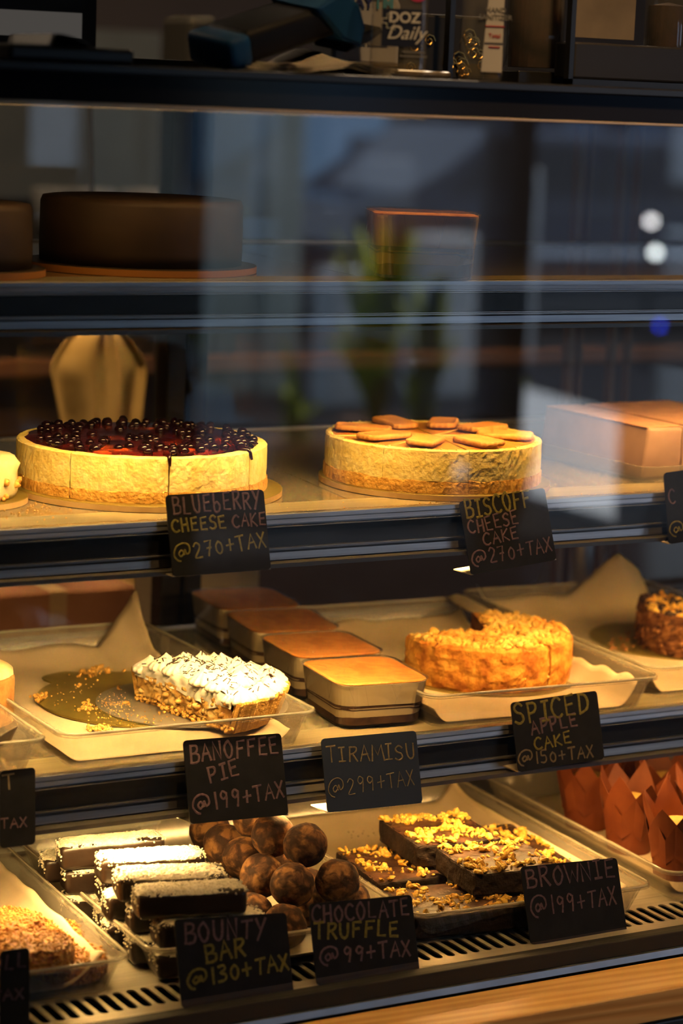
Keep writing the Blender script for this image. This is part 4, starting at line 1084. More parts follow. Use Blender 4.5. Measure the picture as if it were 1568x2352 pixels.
# truffles in a paper boat
M_truf = mat('cocoa_truffle', [(0.032, 0.012, 0.004), (0.095, 0.038, 0.012), (0.25, 0.118, 0.035)], rough=0.88, scale=85, detail=9, dist=0.5, stops=[.42, .52, .62], bump=0.7, bscale=200)
TRr = .0215
tm = []
for s in range(3):
    bm = bmesh.new(); bmesh.ops.create_icosphere(bm, subdivisions=4, radius=TRr)
    for v in bm.verts:
        d = v.co.normalized(); v.co = d*(TRr+.0010*fbm(d.x*2+s*7, d.y*2, d.z*2)+.0005*fbm(d.x*7, d.y*7+s, d.z*7))
    me = bpy.data.meshes.new('truffle'); bm.to_mesh(me); bm.free(); me.materials.append(M_truf)
    for f in me.polygons: f.use_smooth = True
    tm.append(me)
tz0 = DZ+.0048+TRr
tl = [((652, 2128), 0, 'dusty chocolate truffle lowest at the front, between two price cards'), ((671, 2037), 1, 'chocolate truffle in front on the middle layer of the pile'),
      ((775, 2024), 1, 'chocolate truffle at the right side of the pile over the paper edge'), ((700, 1950), 2, 'topmost large dark chocolate truffle of the pile'),
      ((607, 2013), 1, 'dark chocolate truffle left of the front one, against the coconut bars'), ((627, 1925), 2, 'chocolate truffle behind the topmost one, half lit'),
      ((560, 1972), 1, 'brightly lit golden brown truffle beside the coconut bars'), ((515, 1940), 1, 'mottled lit truffle behind the coconut bars'),
      ((582, 1892), 2, 'bright truffle at the back of the pile under the pie price card'), ((482, 1908), 1, 'farthest truffle of the pile partly behind the pie price card'),
      ((590, 2088), 0, 'shadowed truffle at the foot of the pile by the coconut bars'), ((735, 2085), 0, 'truffle mostly hidden behind the truffle price card'), ((700, 2040), 0, 'shadowed truffle deep in the middle of the pile'),
      ((560, 2030), 0, 'shadowed truffle deep at the left of the pile'), ((640, 1985), 0, 'shadowed truffle deep under the topmost one'), ((520, 1985), 0, 'truffle hidden low behind the coconut bars'), ((600, 1945), 0, 'truffle hidden low at the back of the pile'), ((800, 2070), 0, 'truffle low at the right end of the pile, mostly hidden')]
tpos = []
for (p, lay, lab) in tl:
    z = tz0+lay*.0300; q = onZ(*p, z); q = Vector(q)
    for it in range(60):
        mv = False
        for o in tpos:
            d = q-o; L_ = d.length
            if L_ < 2*TRr*.985:
                push = Vector((d.x, d.y, 0)); push = push.normalized() if push.length > 1e-5 else Vector((1, .3, 0))
                if lay == 0 or abs(d.z) < .01: q += push*min(.004, (2*TRr-L_)+.0003)
                else: q.z += .0008
                mv = True
        if not mv: break
    tpos.append(q)
    o = bpy.data.objects.new('chocolate_truffle', tm[len(tpos) % 3]); COL.objects.link(o); o.location = q; o.rotation_euler = (rnd.uniform(0, 6), rnd.uniform(0, 6), rnd.uniform(0, 6))
    tag(o, lab, 'truffle', 'cocoa dusted truffles in the pile')
M_wpaper = mat('white_liner', [(0.80, 0.76, 0.64), (0.86, 0.82, 0.70)], rough=0.6, scale=20)
ca = onZ(640, 2120, DZ+.004); 
def boat(u, v):
    x = -.108+.150*u; y = -.128+.235*v
    r = max(0, u-.80)/.20; f = max(0, .10-v)/.10
    return Vector((x-.012*r*r+.10*(v-.5)*.12, y, DZ+.0028+.031*r**1.4+.010*f**2+.0004*fbm(x*30, y*30)))
tag(sheet('paper_liner', 30, 40, boat, M_wpaper), 'white paper liner curving up at the right side of the truffles', 'paper liner')

# brownies
M_brown = mat('brownie_crumb', [(0.012, 0.006, 0.004), (0.032, 0.016, 0.010)], rough=0.85, scale=60, bump=0.8, bscale=220)
M_btop = mat('brownie_glaze', [(0.020, 0.008, 0.005), (0.060, 0.024, 0.012), (0.11, 0.052, 0.028)], rough=0.42, scale=55, bump=0.6, bscale=150)
M_nut = mat('chopped_walnut', [(0.54, 0.26, 0.02), (0.70, 0.42, 0.06), (0.78, 0.55, 0.13)], rough=0.55, scale=180, bump=0.3, bscale=250)
def brownie(label, loc, rz, w, d, h, dens, tilt=(0, 0)):
    t = thing('walnut_brownie', label, 'brownie', loc, (tilt[0], tilt[1], rz), 'walnut brownies in the tray')
    bm = bmesh.new(); box(bm, -w/2, w/2, -d/2, d/2, 0, h-.0015, .0022, 2)
    bmesh.ops.subdivide_edges(bm, edges=[e for e in bm.edges if e.calc_length() > .01], cuts=10, use_grid_fill=True)
    for v in bm.verts: v.co += Vector((fbm(v.co.y*120, v.co.z*120), fbm(v.co.x*120, v.co.z*120, 4), .4*fbm(v.co.x*80, v.co.y*80)))*.0016
    bm_obj('crumb', bm, M_brown, t)
    bm = bmesh.new(); n = 26; Gd = []
    for i in range(n+1):
        row = []
        for j in range(n+1):
            u, v = i/n*2-1, j/n*2-1; e = max(abs(u), abs(v))**8
            row.append(bm.verts.new((u*w/2*.985+.0008*fbm(v*9, u*9), v*d/2*.985+.0008*fbm(u*9, v*9, 3), h-.0004-.0016*e+.0011*fbm(u*6+w*99, v*6))))
        Gd.append(row)
    for i in range(n):
        for j in range(n): bm.faces.new((Gd[i][j], Gd[i+1][j], Gd[i+1][j+1], Gd[i][j+1]))
    bm_obj('glazed_top', bm, M_btop, t, smooth=True)
    bm = bmesh.new()
    for k in range(int(dens*.74*w*d*1e4)):
        u, v = rnd.uniform(-.96, .96), rnd.uniform(-.96, .96)
        if fbm(u*2.2+w*300, v*2.2) < -.10+.3*(rnd.random()-.5): continue
        s = rnd.choice((.0012, .0016, .0022, .0030, .0040, .0050)); blob(bm, (u*w/2, v*d/2, h+s*.18), s, 1, (1, .75, .5), .3)
    o = bm_obj('chopped_nuts', bm, M_nut, t); o['kind'] = 'stuff'
    return t
b0 = DZ+.0030; bh = .0250
def bro(lab, px_l, px_f, px_o, z, w, d, dens, rz=radians(-6), tilt=(0, 0)):
    """front corner at pixel px_f on the top surface height z+h"""
    f = onZ(*px_f, z+bh); R = Matrix.Rotation(rz, 2)
    c_ = Vector((f.x, f.y))+R @ Vector((w/2, d/2))
    brownie(lab, (c_.x, c_.y, z), rz, w, d, bh, dens, tilt)
bro('walnut brownie low at the left, next to the truffles', None, (868, 2026), None, b0, .078, .108, 3.6)
bro('walnut brownie low at the front, behind the tray rim', None, (956, 2104), None, b0, .150, .086, 4.4)
bro('walnut brownie low at the right, against the parchment wall', None, (1205, 1995), None, b0, .062, .150, 4.6)
bro('big walnut brownie on top at the back of the pile', None, (960, 1941), None, b0+bh+.0024, .096, .096, 5.0)
bro('big walnut brownie on top at the front, behind the brownie price card', None, (1090, 2006), None, b0+bh+.0024, .098, .088, 5.2)
q = onZ(830, 1885, DZ+.004)
bm = bmesh.new()
for k in range(5): blob(bm, (q.x+rnd.uniform(-.003, .003), q.y+rnd.uniform(-.003, .003), DZ+.0062+rnd.uniform(0, .002)), .003, 1)
for k in range(25):
    q = onZ(rnd.uniform(780, 880), rnd.uniform(1880, 1925), DZ+.004); blob(bm, (q.x, q.y, DZ+.0040), rnd.uniform(.0004, .0009), 1)
tag(bm_obj('crumbs', bm, M_brown, None, True), 'dark brownie crumbs on the parchment behind the brownies', 'crumbs', kind='stuff')

# paper wrapped muffins
M_kraft = mat('brown_baking_paper', [(0.165, 0.034, 0.006), (0.22, 0.052, 0.010)], rough=0.6, scale=30, bump=0.1, bscale=90)
M_muf = mat('muffin_top', [(0.66, 0.36, 0.06), (0.86, 0.56, 0.14)], rough=0.7, scale=90, bump=0.7, bscale=160)
def tulip_bm(seed):
    r = random.Random(seed); bm = bmesh.new()
    for lay in (0, 1):
        n = 48; rows = []; off = lay*pi/4+r.uniform(-.1, .1); hh = [r.uniform(.9, 1.12) for _ in range(4)]; fl = [r.uniform(.003, .012) for _ in range(4)]
        for q in range(13):
            f = q/12; row = []
            for i in range(n):
                a = 2*pi*i/n; s_ = (a/(pi/2)) % 4; c_ = int(round(s_)) % 4; k = 1-abs(s_-round(s_))*2
                z = (.046+(.046-.010*lay)*hh[c_]*k)*f
                pl = 1-.10*(1-k)*min(1, f*2)*(1+lay*.2)
                rr = (.0235+.0004*lay+.0105*f+fl[c_]*k*f**3)*pl
                rr *= 1/max(.72, cos((s_-round(s_))*pi/2*.55)) if f > .35 else 1
                row.append(bm.verts.new((rr*cos(a+off), rr*sin(a+off), z+.0003*lay)))
            rows.append(row)
        for A, B in zip(rows[:-1], rows[1:]):
            for i in range(n): bm.faces.new((A[i], A[(i+1) % n], B[(i+1) % n], B[i]))
        bm.faces.new(rows[0][::-1])
    return bm
def muffin(label, loc, rz, seed, tilt=(0, 0)):
    t = thing('wrapped_muffin', label, 'muffin', loc, (tilt[0], tilt[1], rz), 'muffins in brown tulip papers')
    o = bm_obj('tulip_paper', tulip_bm(seed), M_kraft, t, smooth=False); s = o.modifiers.new('t', 'SOLIDIFY'); s.thickness = .0003
    bm = bmesh.new(); lathe(bm, [(0, .004), (.022, .004), (.0275, .040), (.0280, .046), (.024, .055), (.014, .061), (0, .063)], 40, jit=.0006)
    bm_obj('muffin_top', bm, M_muf, t, smooth=True)
ml = [((1412, 1985), 'front left muffin in a pointed brown paper, by the tray rim'), ((1515, 2040), 'muffin in dark paper at the front right, low by the tray rim'), ((1340, 1885), 'muffin whose paper flap points left, second along the rim'),
      ((1455, 1890), 'muffin with a bright folded flap in the middle of the group'), ((1555, 1950), 'muffin with its golden top showing at the right edge'), ((1290, 1800), 'muffin at the rear left, under the apple cake price card'),
      ((1395, 1800), 'muffin in the rear row with one tall pointed flap'), ((1500, 1840), 'muffin in the rear row near the right edge'), ((1600, 1870), 'muffin cut off by the right edge, rear row'), ((1480, 1750), 'rearmost muffin high at the right')]
M0 = Matrix.Rotation(radians(-3), 2)
for i, (gx, gy) in enumerate(((0, 0), (1, 0), (0, 1), (1, 1), (2, 1), (0, 2), (1, 2), (2, 2), (2, 0), (1, 3))):
    pass
mpos = [(.412, -.050), (.486, -.082), (.418, .034), (.492, .000), (.566, -.028), (.424, .116), (.498, .084), (.572, .060), (.560, -.108), (.504, .166)]
for i, ((p, lab), (x, y)) in enumerate(zip(ml, mpos)):
    muffin(lab, (.394+(x-.412)*1.10, y*1.10, DZ+.0034), rnd.uniform(0, 1.5), i+1)

# lamp rod lying at the back of the bottom deck
q = onY(365, 1880, 0.36)
rod = thing('glass_light_rod', 'glowing ribbed rod lamp lying behind the coconut bars', 'lamp', (-.22, .300, DZ+.0005))
bm = bmesh.new(); tube(bm, [(-.42, 0, .0165), (.176, 0, .0165)], .0085, 16); bm_obj('diffuser', bm, emit_mat('rod_glow', (1.0, .66, .20), .42), rod, smooth=True)
bm = bmesh.new()
for x in (-.42, .150): box(bm, x, x+.02, -.012, .012, 0, .012)
bm_obj('clips', bm, M_alu, rod)
bm_obj('mount_bar', bx(-.42, .17, -.02, .02, -.0001, .004), M_alu, rod)

# ------------------------------------------------------------------ price cards with hand lettering
def price_card(label, TL, TRp, BLp, Y, texts, foot=None, width=None, thick=.0012, group=None, rad=.004, yaw=None, m=None, tilt=radians(17), floor=None):
    tl = onY(*TL, Y); tr = onY(*TRp, Y if yaw is None else Y+yaw)
    if floor is not None:
        b_ = onZ(*BLp, floor); tl = onP(*TL, b_, Vector((1, 0, 0))); tr = onY(*TRp, tl.y); e_ = tl-b_; tilt = atan2(e_.y, e_.z)
    u = (tr-tl).normalized()
    if width: tr = tl+u*width
    nrm = u.cross(Vector((0, -sin(tilt), -cos(tilt)))).normalized()     # towards the viewer
    if nrm.y > 0: nrm = -nrm
    bl = onP(*BLp, tl, nrm); d = bl-tl
    hgt = d.length; dv = d.normalized()
    w = (tr-tl).length
    t = thing('price_card', label, 'price card', bl, group=group)
    bm = bmesh.new(); pts = rrect(w, hgt, rad, 4)
    f = [bm.verts.new(tl+u*(w/2+x)+dv*(hgt/2-y)-bl) for x, y in pts]; b = [bm.verts.new(v.co-nrm*thick) for v in f]
    bm.faces.new(f); bm.faces.new(b[::-1])
    for i in range(len(f)): bm.faces.new((f[i], f[(i+1) % len(f)], b[(i+1) % len(f)], b[i]))
    bm_obj('panel', bm, m or M_card, t)
    if foot:
        dd = Vector((-.004, .026, .0005))
        bm = bmesh.new(); q = [Vector((0, 0, 0)), u*w, u*w+dd, dd]
        lo = [bm.verts.new(v-nrm*thick*.5) for v in q]; hi = [bm.verts.new(v-nrm*thick*.5-dv*.0012) for v in q]
        bm.faces.new(lo); bm.faces.new(hi[::-1])
        for i in range(4): bm.faces.new((lo[i], lo[(i+1) % 4], hi[(i+1) % 4], hi[i]))
        bm_obj('foot', bm, M_acr, t)['label'] = 'pale folded foot'
    for (txt, p0, p1, hp, mm, pen) in texts:
        a = onP(*p0, tl, nrm); e = onP(*p1, tl, nrm)
        L = (e-a).length; sc_ = L/max(1e-6, sqrt((p1[0]-p0[0])**2+(p1[1]-p0[1])**2))*cos(YAW)
        bm = bmesh.new(); write(bm, txt, a-bl, e-bl, hp*sc_*1.02, pen, nrm)
        bm_obj('lettering', bm, mm, t)['label'] = {'mauve_chalk': 'mauve', 'yellow_chalk': 'yellow', 'tan_chalk': 'tan'}[mm.name]+' hand lettering'
    return t
MV, YE, TA = M_mauve, M_yell, M_tan
CS = -0.0075
price_card('black price card lettered for blueberry cheese cake', (380, 1137), (605, 1124), (397, 1325), CS,
           [('BLUEbERRY', (399, 1182), (604, 1165), 40, MV, .0011), ('CHEESE', (397, 1224), (525, 1212), 30, YE, .0011), ('CAKE', (535, 1211), (616, 1206), 28, MV, .0010), ('@270+TAX', (402, 1288), (618, 1254), 34, M_yell, .0009)], (367, 1312))
price_card('black price card tilted below the biscuit-topped cheesecake', (1054, 1152), (1250, 1120), (1082, 1321), CS,
           [('BISCOFF', (1072, 1191), (1226, 1163), 40, YE, .0012), ('CHEESE', (1078, 1226), (1196, 1202), 30, MV, .0010), ('CAKE', (1112, 1253), (1196, 1234), 28, MV, .0010), ('@270+TAX', (1086, 1299), (1274, 1265), 32, MV, .0009)], (1048, 1310), yaw=-.004)
price_card('black price card cut off by the right picture edge, middle shelf', (1524, 1086), (1568, 1080), (1536, 1250), CS,
           [('C', (1537, 1157), (1556, 1155), 30, MV, .0010), ('@', (1540, 1230), (1580, 1225), 28, M_yell, .0008)], (1500, 1240), width=.10)
price_card('black price card cut off by the left picture edge, lower shelf', (0, 1771), (81, 1762), (0, 1949), CS,
           [('OT', (-28, 1816), (44, 1808), 38, TA, .0009), ('TAX', (2, 1903), (68, 1897), 22, MV, .0008)])
price_card('black price card lettered for banoffee pie', (420, 1701), (645, 1684), (437, 1893), CS,
           [('BANOFFEE', (438, 1752), (646, 1728), 40, MV, .0012), ('PIE', (482, 1797), (556, 1777), 36, MV, .0012), ('@199+TAX', (446, 1866), (660, 1830), 38, MV, .0011)], (408, 1880))
price_card('blue-black price card lettered for tiramisu', (737, 1697), (955, 1678), (752, 1867), CS-.004,
           [('TIRAMISU', (752, 1752), (960, 1742), 34, TA, .0009), ('@299+TAX', (756, 1830), (958, 1800), 34, TA, .0006)], (714, 1840),
           m=mat('blue_black_card', (0.010, 0.015, 0.030), rough=.5))
price_card('black price card lettered for spiced apple cake', (1172, 1614), (1370, 1586), (1190, 1774), CS,
           [('SPICED', (1184, 1664), (1360, 1636), 44, YE, .0014), ('APPLE', (1221, 1688), (1332, 1666), 30, MV, .0012), ('CAKE', (1229, 1722), (1318, 1704), 26, YE, .0011), ('@150+TAX', (1191, 1758), (1368, 1737), 27, TA, .0009)], (1164, 1760), yaw=-.004)
CD = GY+.052
price_card('black price card cut off by the left edge, on the bottom deck', (0, 2185), (68, 2176), (0, 2368), CD,
           [('OLL', (-18, 2229), (68, 2220), 38, MV, .0010), ('TAX', (-20, 2302), (62, 2292), 26, MV, .0009)], floor=ZD-.0012)
price_card('black price card with bar price, standing before the coconut bars', (400, 2112), (657, 2096), (418, 2316), CD,
           [('BOUNTY', (425, 2168), (618, 2150), 44, MV, .0013), ('BAR', (474, 2212), (572, 2192), 40, YE, .0014), ('@130+TAX', (432, 2270), (672, 2224), 38, YE, .0013)], floor=ZD-.0012)
price_card('black price card lettered for chocolate truffle', (709, 2076), (945, 2055), (728, 2264), CD,
           [('CHOCOLATE', (717, 2120), (946, 2100), 36, MV, .0012), ('TRUFFLE', (722, 2156), (922, 2148), 34, YE, .0014), ('@99+TAX', (737, 2216), (950, 2192), 34, MV, .0011)], floor=ZD-.0012)
price_card('black price card lettered for brownie', (1195, 1991), (1416, 1970), (1219, 2170), CD,
           [('BROWNIE', (1211, 2040), (1420, 2012), 40, MV, .0012), ('@199+TAX', (1222, 2105), (1422, 2074), 36, MV, .0010)], floor=ZD-.0012)

# ------------------------------------------------------------------ things on the counter slab
CZ = 1.5145
def cx(px, Y, py=170): return onY(px, py, Y).x
M_bott = clear_mat('clear_bottle', 1.45, (.90, .88, .84), .06, .05)
M_liq = clear_mat('clear_gel', 1.36, (.86, .80, .68), .1, .05, (.7, .55, .3))
M_ltxt = mat('white_print', (0.60, 0.60, 0.60), rough=.7); M_ngrey = mat('grey_print', (.14, .14, .15), rough=.7)
M_navy = mat('navy_label', (0.006, 0.012, 0.040), rough=.5); M_pink = mat('pink_print', (.45, .02, .10), rough=.6); M_red = mat('red_print', (.42, .02, .03), rough=.6)
x0, x1 = cx(857, -.165), cx(967, -.165); w = x1-x0
bt = thing('sanitizer_bottle', 'clear pump bottle with a navy label on the counter above the case', 'bottle', ((x0+x1)/2, -.165, CZ), radians(-22))
bm = bmesh.new(); d_ = w*.55
loft(bm, [(rrect(w*.9, d_*.9, .008), .001), (rrect(w, d_, .010), .006), (rrect(w, d_, .010), .105), (rrect(w*.8, d_*.8, .010), .118), (rrect(.022, .022, .0109), .126), (rrect(.022, .022, .0109), .136)])
bm_obj('bottle_body', bm, M_bott, bt, smooth=False)
bm = bmesh.new(); loft(bm, [(rrect(w*.86, d_*.8, .008), .003), (rrect(w*.95, d_*.9, .009), .007), (rrect(w*.95, d_*.9, .009), .012)]); bm_obj('gel', bm, M_liq, bt)
bm = bmesh.new(); lathe(bm, [(0, .136), (.013, .136), (.013, .15), (.005, .152), (.005, .165), (0, .165)], 24); box(bm, -.03, .006, -.006, .006, .165, .174, .002); bm_obj('pump', bm, mat('white_plastic', (.6, .6, .58), rough=.4), bt)
yl = -d_/2-.0006
bm = bx(-w*.36, w*.36, yl-.0003, yl+.0003, .026, .058); lb = bm_obj('navy_label', bm, M_navy, bt)
text_obj('print', 'DOZ', M_ltxt, lb, .0125, (w*.04, yl-.0006, .0505), (pi/2, 0, 0), .00025)
text_obj('print', 'Daily', M_ltxt, lb, .0165, (w*.07, yl-.0006, .0375), (pi/2, 0, 0), 0, .35)
bm = bmesh.new()
tube(bm, [(-w*.19+x, yl-.0006, .0455+z) for x, z in ((0, .004), (0, .008), (-.004, .008), (-.004, .004), (-.008, .004), (-.008, 0), (-.004, 0), (-.004, -.004), (0, -.004), (.003, -.006), (.002, .002))], .0005, 5)
bm_obj('cross_mark', bm, M_ltxt, lb)
bm = bmesh.new(); lathe(bm, [(0, 0), (.0095, 0), (.0095, .0004), (0, .0004)], 24); o = bm_obj('pink_mark', bm, M_pink, bt); o.location = (w*.26, yl, .074); o.rotation_euler = (pi/2, 0, 0)
for k, (zz, ww) in enumerate(((.082, .013), (.078, .012), (.0735, .014), (.021, .02), (.0175, .024))):
    bm_obj('small_print', bx(-w*.18-ww/2+(.02 if zz < .03 else 0), -w*.18+ww/2+(.02 if zz < .03 else 0), yl-.0003, yl+.0002, zz, zz+.0014), M_ngrey, bt)

x0, x1 = cx(1061, -.165), cx(1142, -.165); w = x1-x0
hs = thing('sanitizer_bottle', 'slim clear bottle with a tall white label on the counter above the case', 'bottle', ((x0+x1)/2, -.165, CZ), radians(-25))
bm = bmesh.new(); d_ = .024
loft(bm, [(rrect(w*.98, d_, .007), .0005), (rrect(w*1.04, d_*1.04, .007), .004), (rrect(w*.92, d_, .007), .10), (rrect(w*.7, d_*.8, .007), .125), (rrect(.018, .018, .0088), .13), (rrect(.018, .018, .0088), .15)])
bm_obj('bottle_body', bm, M_bott, hs)
bm = bmesh.new(); loft(bm, [(rrect(w*.9, d_*.85, .006), .0025), (rrect(w*.97, d_*.92, .006), .006), (rrect(w*.95, d_*.92, .006), .0145)]); bm_obj('gel', bm, M_liq, hs)
yl = -d_/2-.0009
bm = bmesh.new(); prism(bm, [(-.001, .008), (w*.47, .008), (w*.45, .112), (w*.14, .112)], yl-.0004, yl+.0002, 'Y'); lb = bm_obj('white_label', bm, mat('label_white', (.42, .41, .42), rough=.6), hs)
xc = w*.26
text_obj('print', 'HAND\nSANITIZER', M_ngrey, lb, .0062, (xc, yl-.0007, .0585), (pi/2, 0, 0), .0001)
text_obj('print', 'Total', M_red, lb, .0052, (xc, yl-.0007, .0395), (pi/2, 0, 0))
bm = bmesh.new(); lathe(bm, [(0, 0), (1, 0), (1, .0005), (0, .0005)], 28); o = bm_obj('red_oval', bm, M_red, lb); o.scale = (.0088, .0068, 1); o.location = (xc+.001, yl-.0002, .080); o.rotation_euler = (pi/2, 0, 0)
for zz, ww, m_ in ((.0475, .017, M_red), (.033, .017, M_ngrey), (.0295, .010, M_red), (.0805, .011, M_ltxt), (.0775, .009, M_ltxt)):
    bm_obj('small_print', bx(xc-ww/2, xc+ww/2, yl-.0011, yl-.0003, zz, zz+.0008), m_, lb)

# card terminal resting on papers
ter = thing('card_terminal', 'blue and black card terminal tilted on papers on the counter', 'card terminal', (cx(640, -.10), -.10, CZ+.021), (radians(8), radians(-17), radians(10)))
bm = bmesh.new(); box(bm, -.060, .055, -.03, .03, .004, .034, .008, 3); bm_obj('terminal_body', bm, mat('terminal_black', (.007, .008, .012), rough=.55, spec=.2), ter, smooth=True)
M_tblue = mat('terminal_blue', (.008, .065, .20), rough=.55, spec=.25)
bm = bmesh.new(); box(bm, -.078, -.052, -.032, .032, .002, .032, .007, 3); bm_obj('end_cap', bm, M_tblue, ter, smooth=True)
bm = bmesh.new(); prism(bm, [(.018, .036), (.045, .0), (.066, -.012), (.074, .004), (.070, .026), (.052, .044)], -.033, .033, 'Y', .004); bm_obj('front_shell', bm, M_tblue, ter)
bm = bmesh.new(); prism(bm, [(.052, -.013), (.078, -.010), (.095, -.006), (.094, -.001), (.070, .0)], -.030, .030, 'Y', .002); bm_obj('paper_slot', bm, M_blackm, ter)
pos = thing('payment_box', 'white payment sound box with printed logo behind the clear bottle', 'payment box', (cx(812, -.055), -.055, CZ+.0102), radians(-12))
bm = bmesh.new(); prism(bm, [(-.03, 0), (.034, 0), (.034, .055), (.018, .085), (-.03, .085)], -.028, .038, 'X' if False else 'Y', .004)
bm_obj('box_body', bm, mat('soundbox_white', (.36, .36, .37), rough=.5), pos)
text_obj('print', 'PAY', mat('logo_navy', (.01, .02, .12), rough=.6), pos, .014, (-.006, -.0290, .055), (pi/2, 0, 0), .0004)
text_obj('print', 'TM', mat('logo_cyan', (.02, .30, .48), rough=.6), pos, .014, (.0165, -.0290, .055), (pi/2, 0, 0), .0004)
for k in range(2): bm_obj('speaker_slot', bx(-.018+.021*k, .001+.021*k, -.0292, -.0278, .018, .030), M_ngrey, pos)
def receipts(u, v):
    x = cx(560, -.14)+.125*u; y = -.178+.10*v
    return Vector((x, y, CZ+.0012+.016*max(0, 1-abs(u-.62)/.28)*(.3+.7*v)+.004*max(0, fbm(u*5, v*4))+.002*v))
for k in range(3):
    tag(sheet('receipt_paper', 30, 14, lambda u, v, k=k: receipts(u, v)+Vector((.006*k, .004*k, .0022*k)), mat('receipt', (.34, .31, .28), rough=.8)), ('lowest', 'middle', 'topmost')[k]+' crumpled receipt sheet under the card terminal', 'paper', 'receipts under the terminal')
def flyer(u, v):
    return Vector((cx(-30, -.12)+.082*u+.01*v, -.172+.12*v, CZ+.0135+.009*sin(pi*min(1, u*1.02))**2*(u > .45)-.006*max(0, u-.8)/.2))
tag(sheet('printed_flyer', 24, 10, flyer, mat('flyer', (.30, .29, .28), rough=.4), None, .0006), 'curled printed sheet on the counter at the far left', 'paper')
tag(bm_obj('serving_tray', bx(cx(-60, -.10), cx(220, -.10), -.178, -.02, CZ+.0002, CZ+.0125, .003), M_black), 'flat black tray under the printed sheet on the counter', 'tray')
tag(bm_obj('clear_dish', bx(cx(880, -.15)+.004, cx(1050, -.15), -.142, -.07, CZ+.0003, CZ+.007, .003), mat('dish_plastic', (.14, .12, .10), rough=.2)), 'shallow pale dish between the two bottles on the counter', 'dish')
# ornate metal holder behind the bottles
oh = thing('ornate_holder', 'dark ornate metal holder with brass swirls between the two bottles', 'holder', (cx(1015, -.06), -.06, CZ+.0002))
bm = bmesh.new(); box(bm, -.045, .045, -.004, .04, 0, .06, .003); bm_obj('holder_body', bm, M_blackm, oh)
bm = bmesh.new()
for k in range(16):
    x, z, r = rnd.uniform(-.04, .04), rnd.uniform(.008, .054), rnd.uniform(.004, .009)
    tube(bm, [(x+r*(1-t/14)*cos(t*.8), -.0052, z+r*(1-t/14)*sin(t*.8)) for t in range(13)], .0009, 5)
bm_obj('brass_swirls', bm, mat('dull_brass', (.32, .22, .07), rough=.35, metal=.8), oh)
tag(bm_obj('counter_rod', bx(cx(1024, -.09), cx(1035, -.09), -.093, -.084, CZ+.0002, 1.66), M_black), 'thin black upright rod between the two bottles', 'rod')
for i, (a, b, yy, lab) in enumerate(((1178, 1292, -.06, 'lidded glass jar of dark contents right of the slim bottle'), (1496, 1580, -.04, 'glass jar at the far right of the counter'))):
    xa, xb = cx(a, yy), cx(b, yy); r = (xb-xa)/2
    j = thing('glass_jar', lab, 'jar', ((xa+xb)/2, yy+.01, CZ+.0125))
    bm = bmesh.new(); lathe(bm, [(0, 0), (r*.94, 0), (r, .004), (r, .085), (r*.75, .098), (r*.75, .108), (r*.72, .108), (r*.72, .097), (r-.002, .084), (r-.002, .005), (0, .003)], 40); bm_obj('jar_glass', bm, M_bott, j, smooth=True)
    bm = bmesh.new(); lathe(bm, [(0, .0035), (r-.004, .0035), (r-.004, .07), (0, .074)], 32, jit=.0008); bm_obj('contents', bm, mat('dark_contents', [(.03, .010, .006), (.08, .03, .015)], rough=.7, scale=60), j)
    bm = bmesh.new(); lathe(bm, [(0, .109), (r*.8, .109), (r*.8, .125), (0, .126)], 32); bm_obj('lid', bm, M_black, j)
tag(bm_obj('counter_riser', bx(cx(1170, -.07), cx(1296, -.07), -.085, .0, CZ+.0002, CZ+.0120, .001), M_black), 'low black riser under the lidded jar', 'stand')
tag(bm_obj('counter_riser', bx(cx(1486, -.03)+.008, cx(1640, -.03), -.062, .02, CZ+.0002, CZ+.0120, .001), M_black), 'low black riser under the jar at the far right', 'stand')
rk = thing('display_rack', 'black framed counter rack with a pale panel and dark box at the right', 'rack', (cx(1400, -.12), -.12, CZ+.0002))
xa, xb = cx(1300, -.12)-cx(1400, -.12), cx(1600, -.12)-cx(1400, -.12)
bm = bmesh.new(); box(bm, xa, xa+.005, -.004, .004, 0, .16)
box(bm, xa, xb, -.004, .004, .0, .006); bm_obj('rack_frame', bm, M_black, rk)
bm_obj('dark_box', bx(xa+.006, xb, -.003, .030, .0065, .040, .002), mat('box_dark', (.022, .022, .028), rough=.5), rk)
bm_obj('pale_panel', bx(xa+.008, xa+.078, .004, .010, .0445, .12), mat('panel_beige', [(.16, .13, .10), (.22, .18, .14)], rough=.8, scale=20), rk)
mon = thing('counter_monitor', 'black framed screen at the top left corner behind the counter', 'monitor', (onY(40, 60, .45).x, .45, CZ+.0098), radians(-6))
mx0, mx1 = onY(-60, 60, .45).x-onY(40, 60, .45).x, onY(214, 60, .45).x-onY(40, 60, .45).x
bm = bmesh.new(); box(bm, mx0, mx1, 0, .02, .006, .26); bm_obj('bezel', bm, M_black, mon)
bm_obj('screen', bx(mx0+.008, mx1-.017, -.003, -.0005, .022, .049), emit_mat('screen_glow', (.62, .56, .50), .10), mon)
bm_obj('foot', bx(mx0+.02, mx1-.03, -.01, .05, 0, .006), M_black, mon)
tag(bm_obj('machine', bx(onY(405, 60, 1.0).x, onY(475, 60, 1.0).x, 0.96, 1.05, .6005, 1.50+.095, .01), M_blackm), 'small dark blurred machine on the back counter, left of the terminal', 'machine')

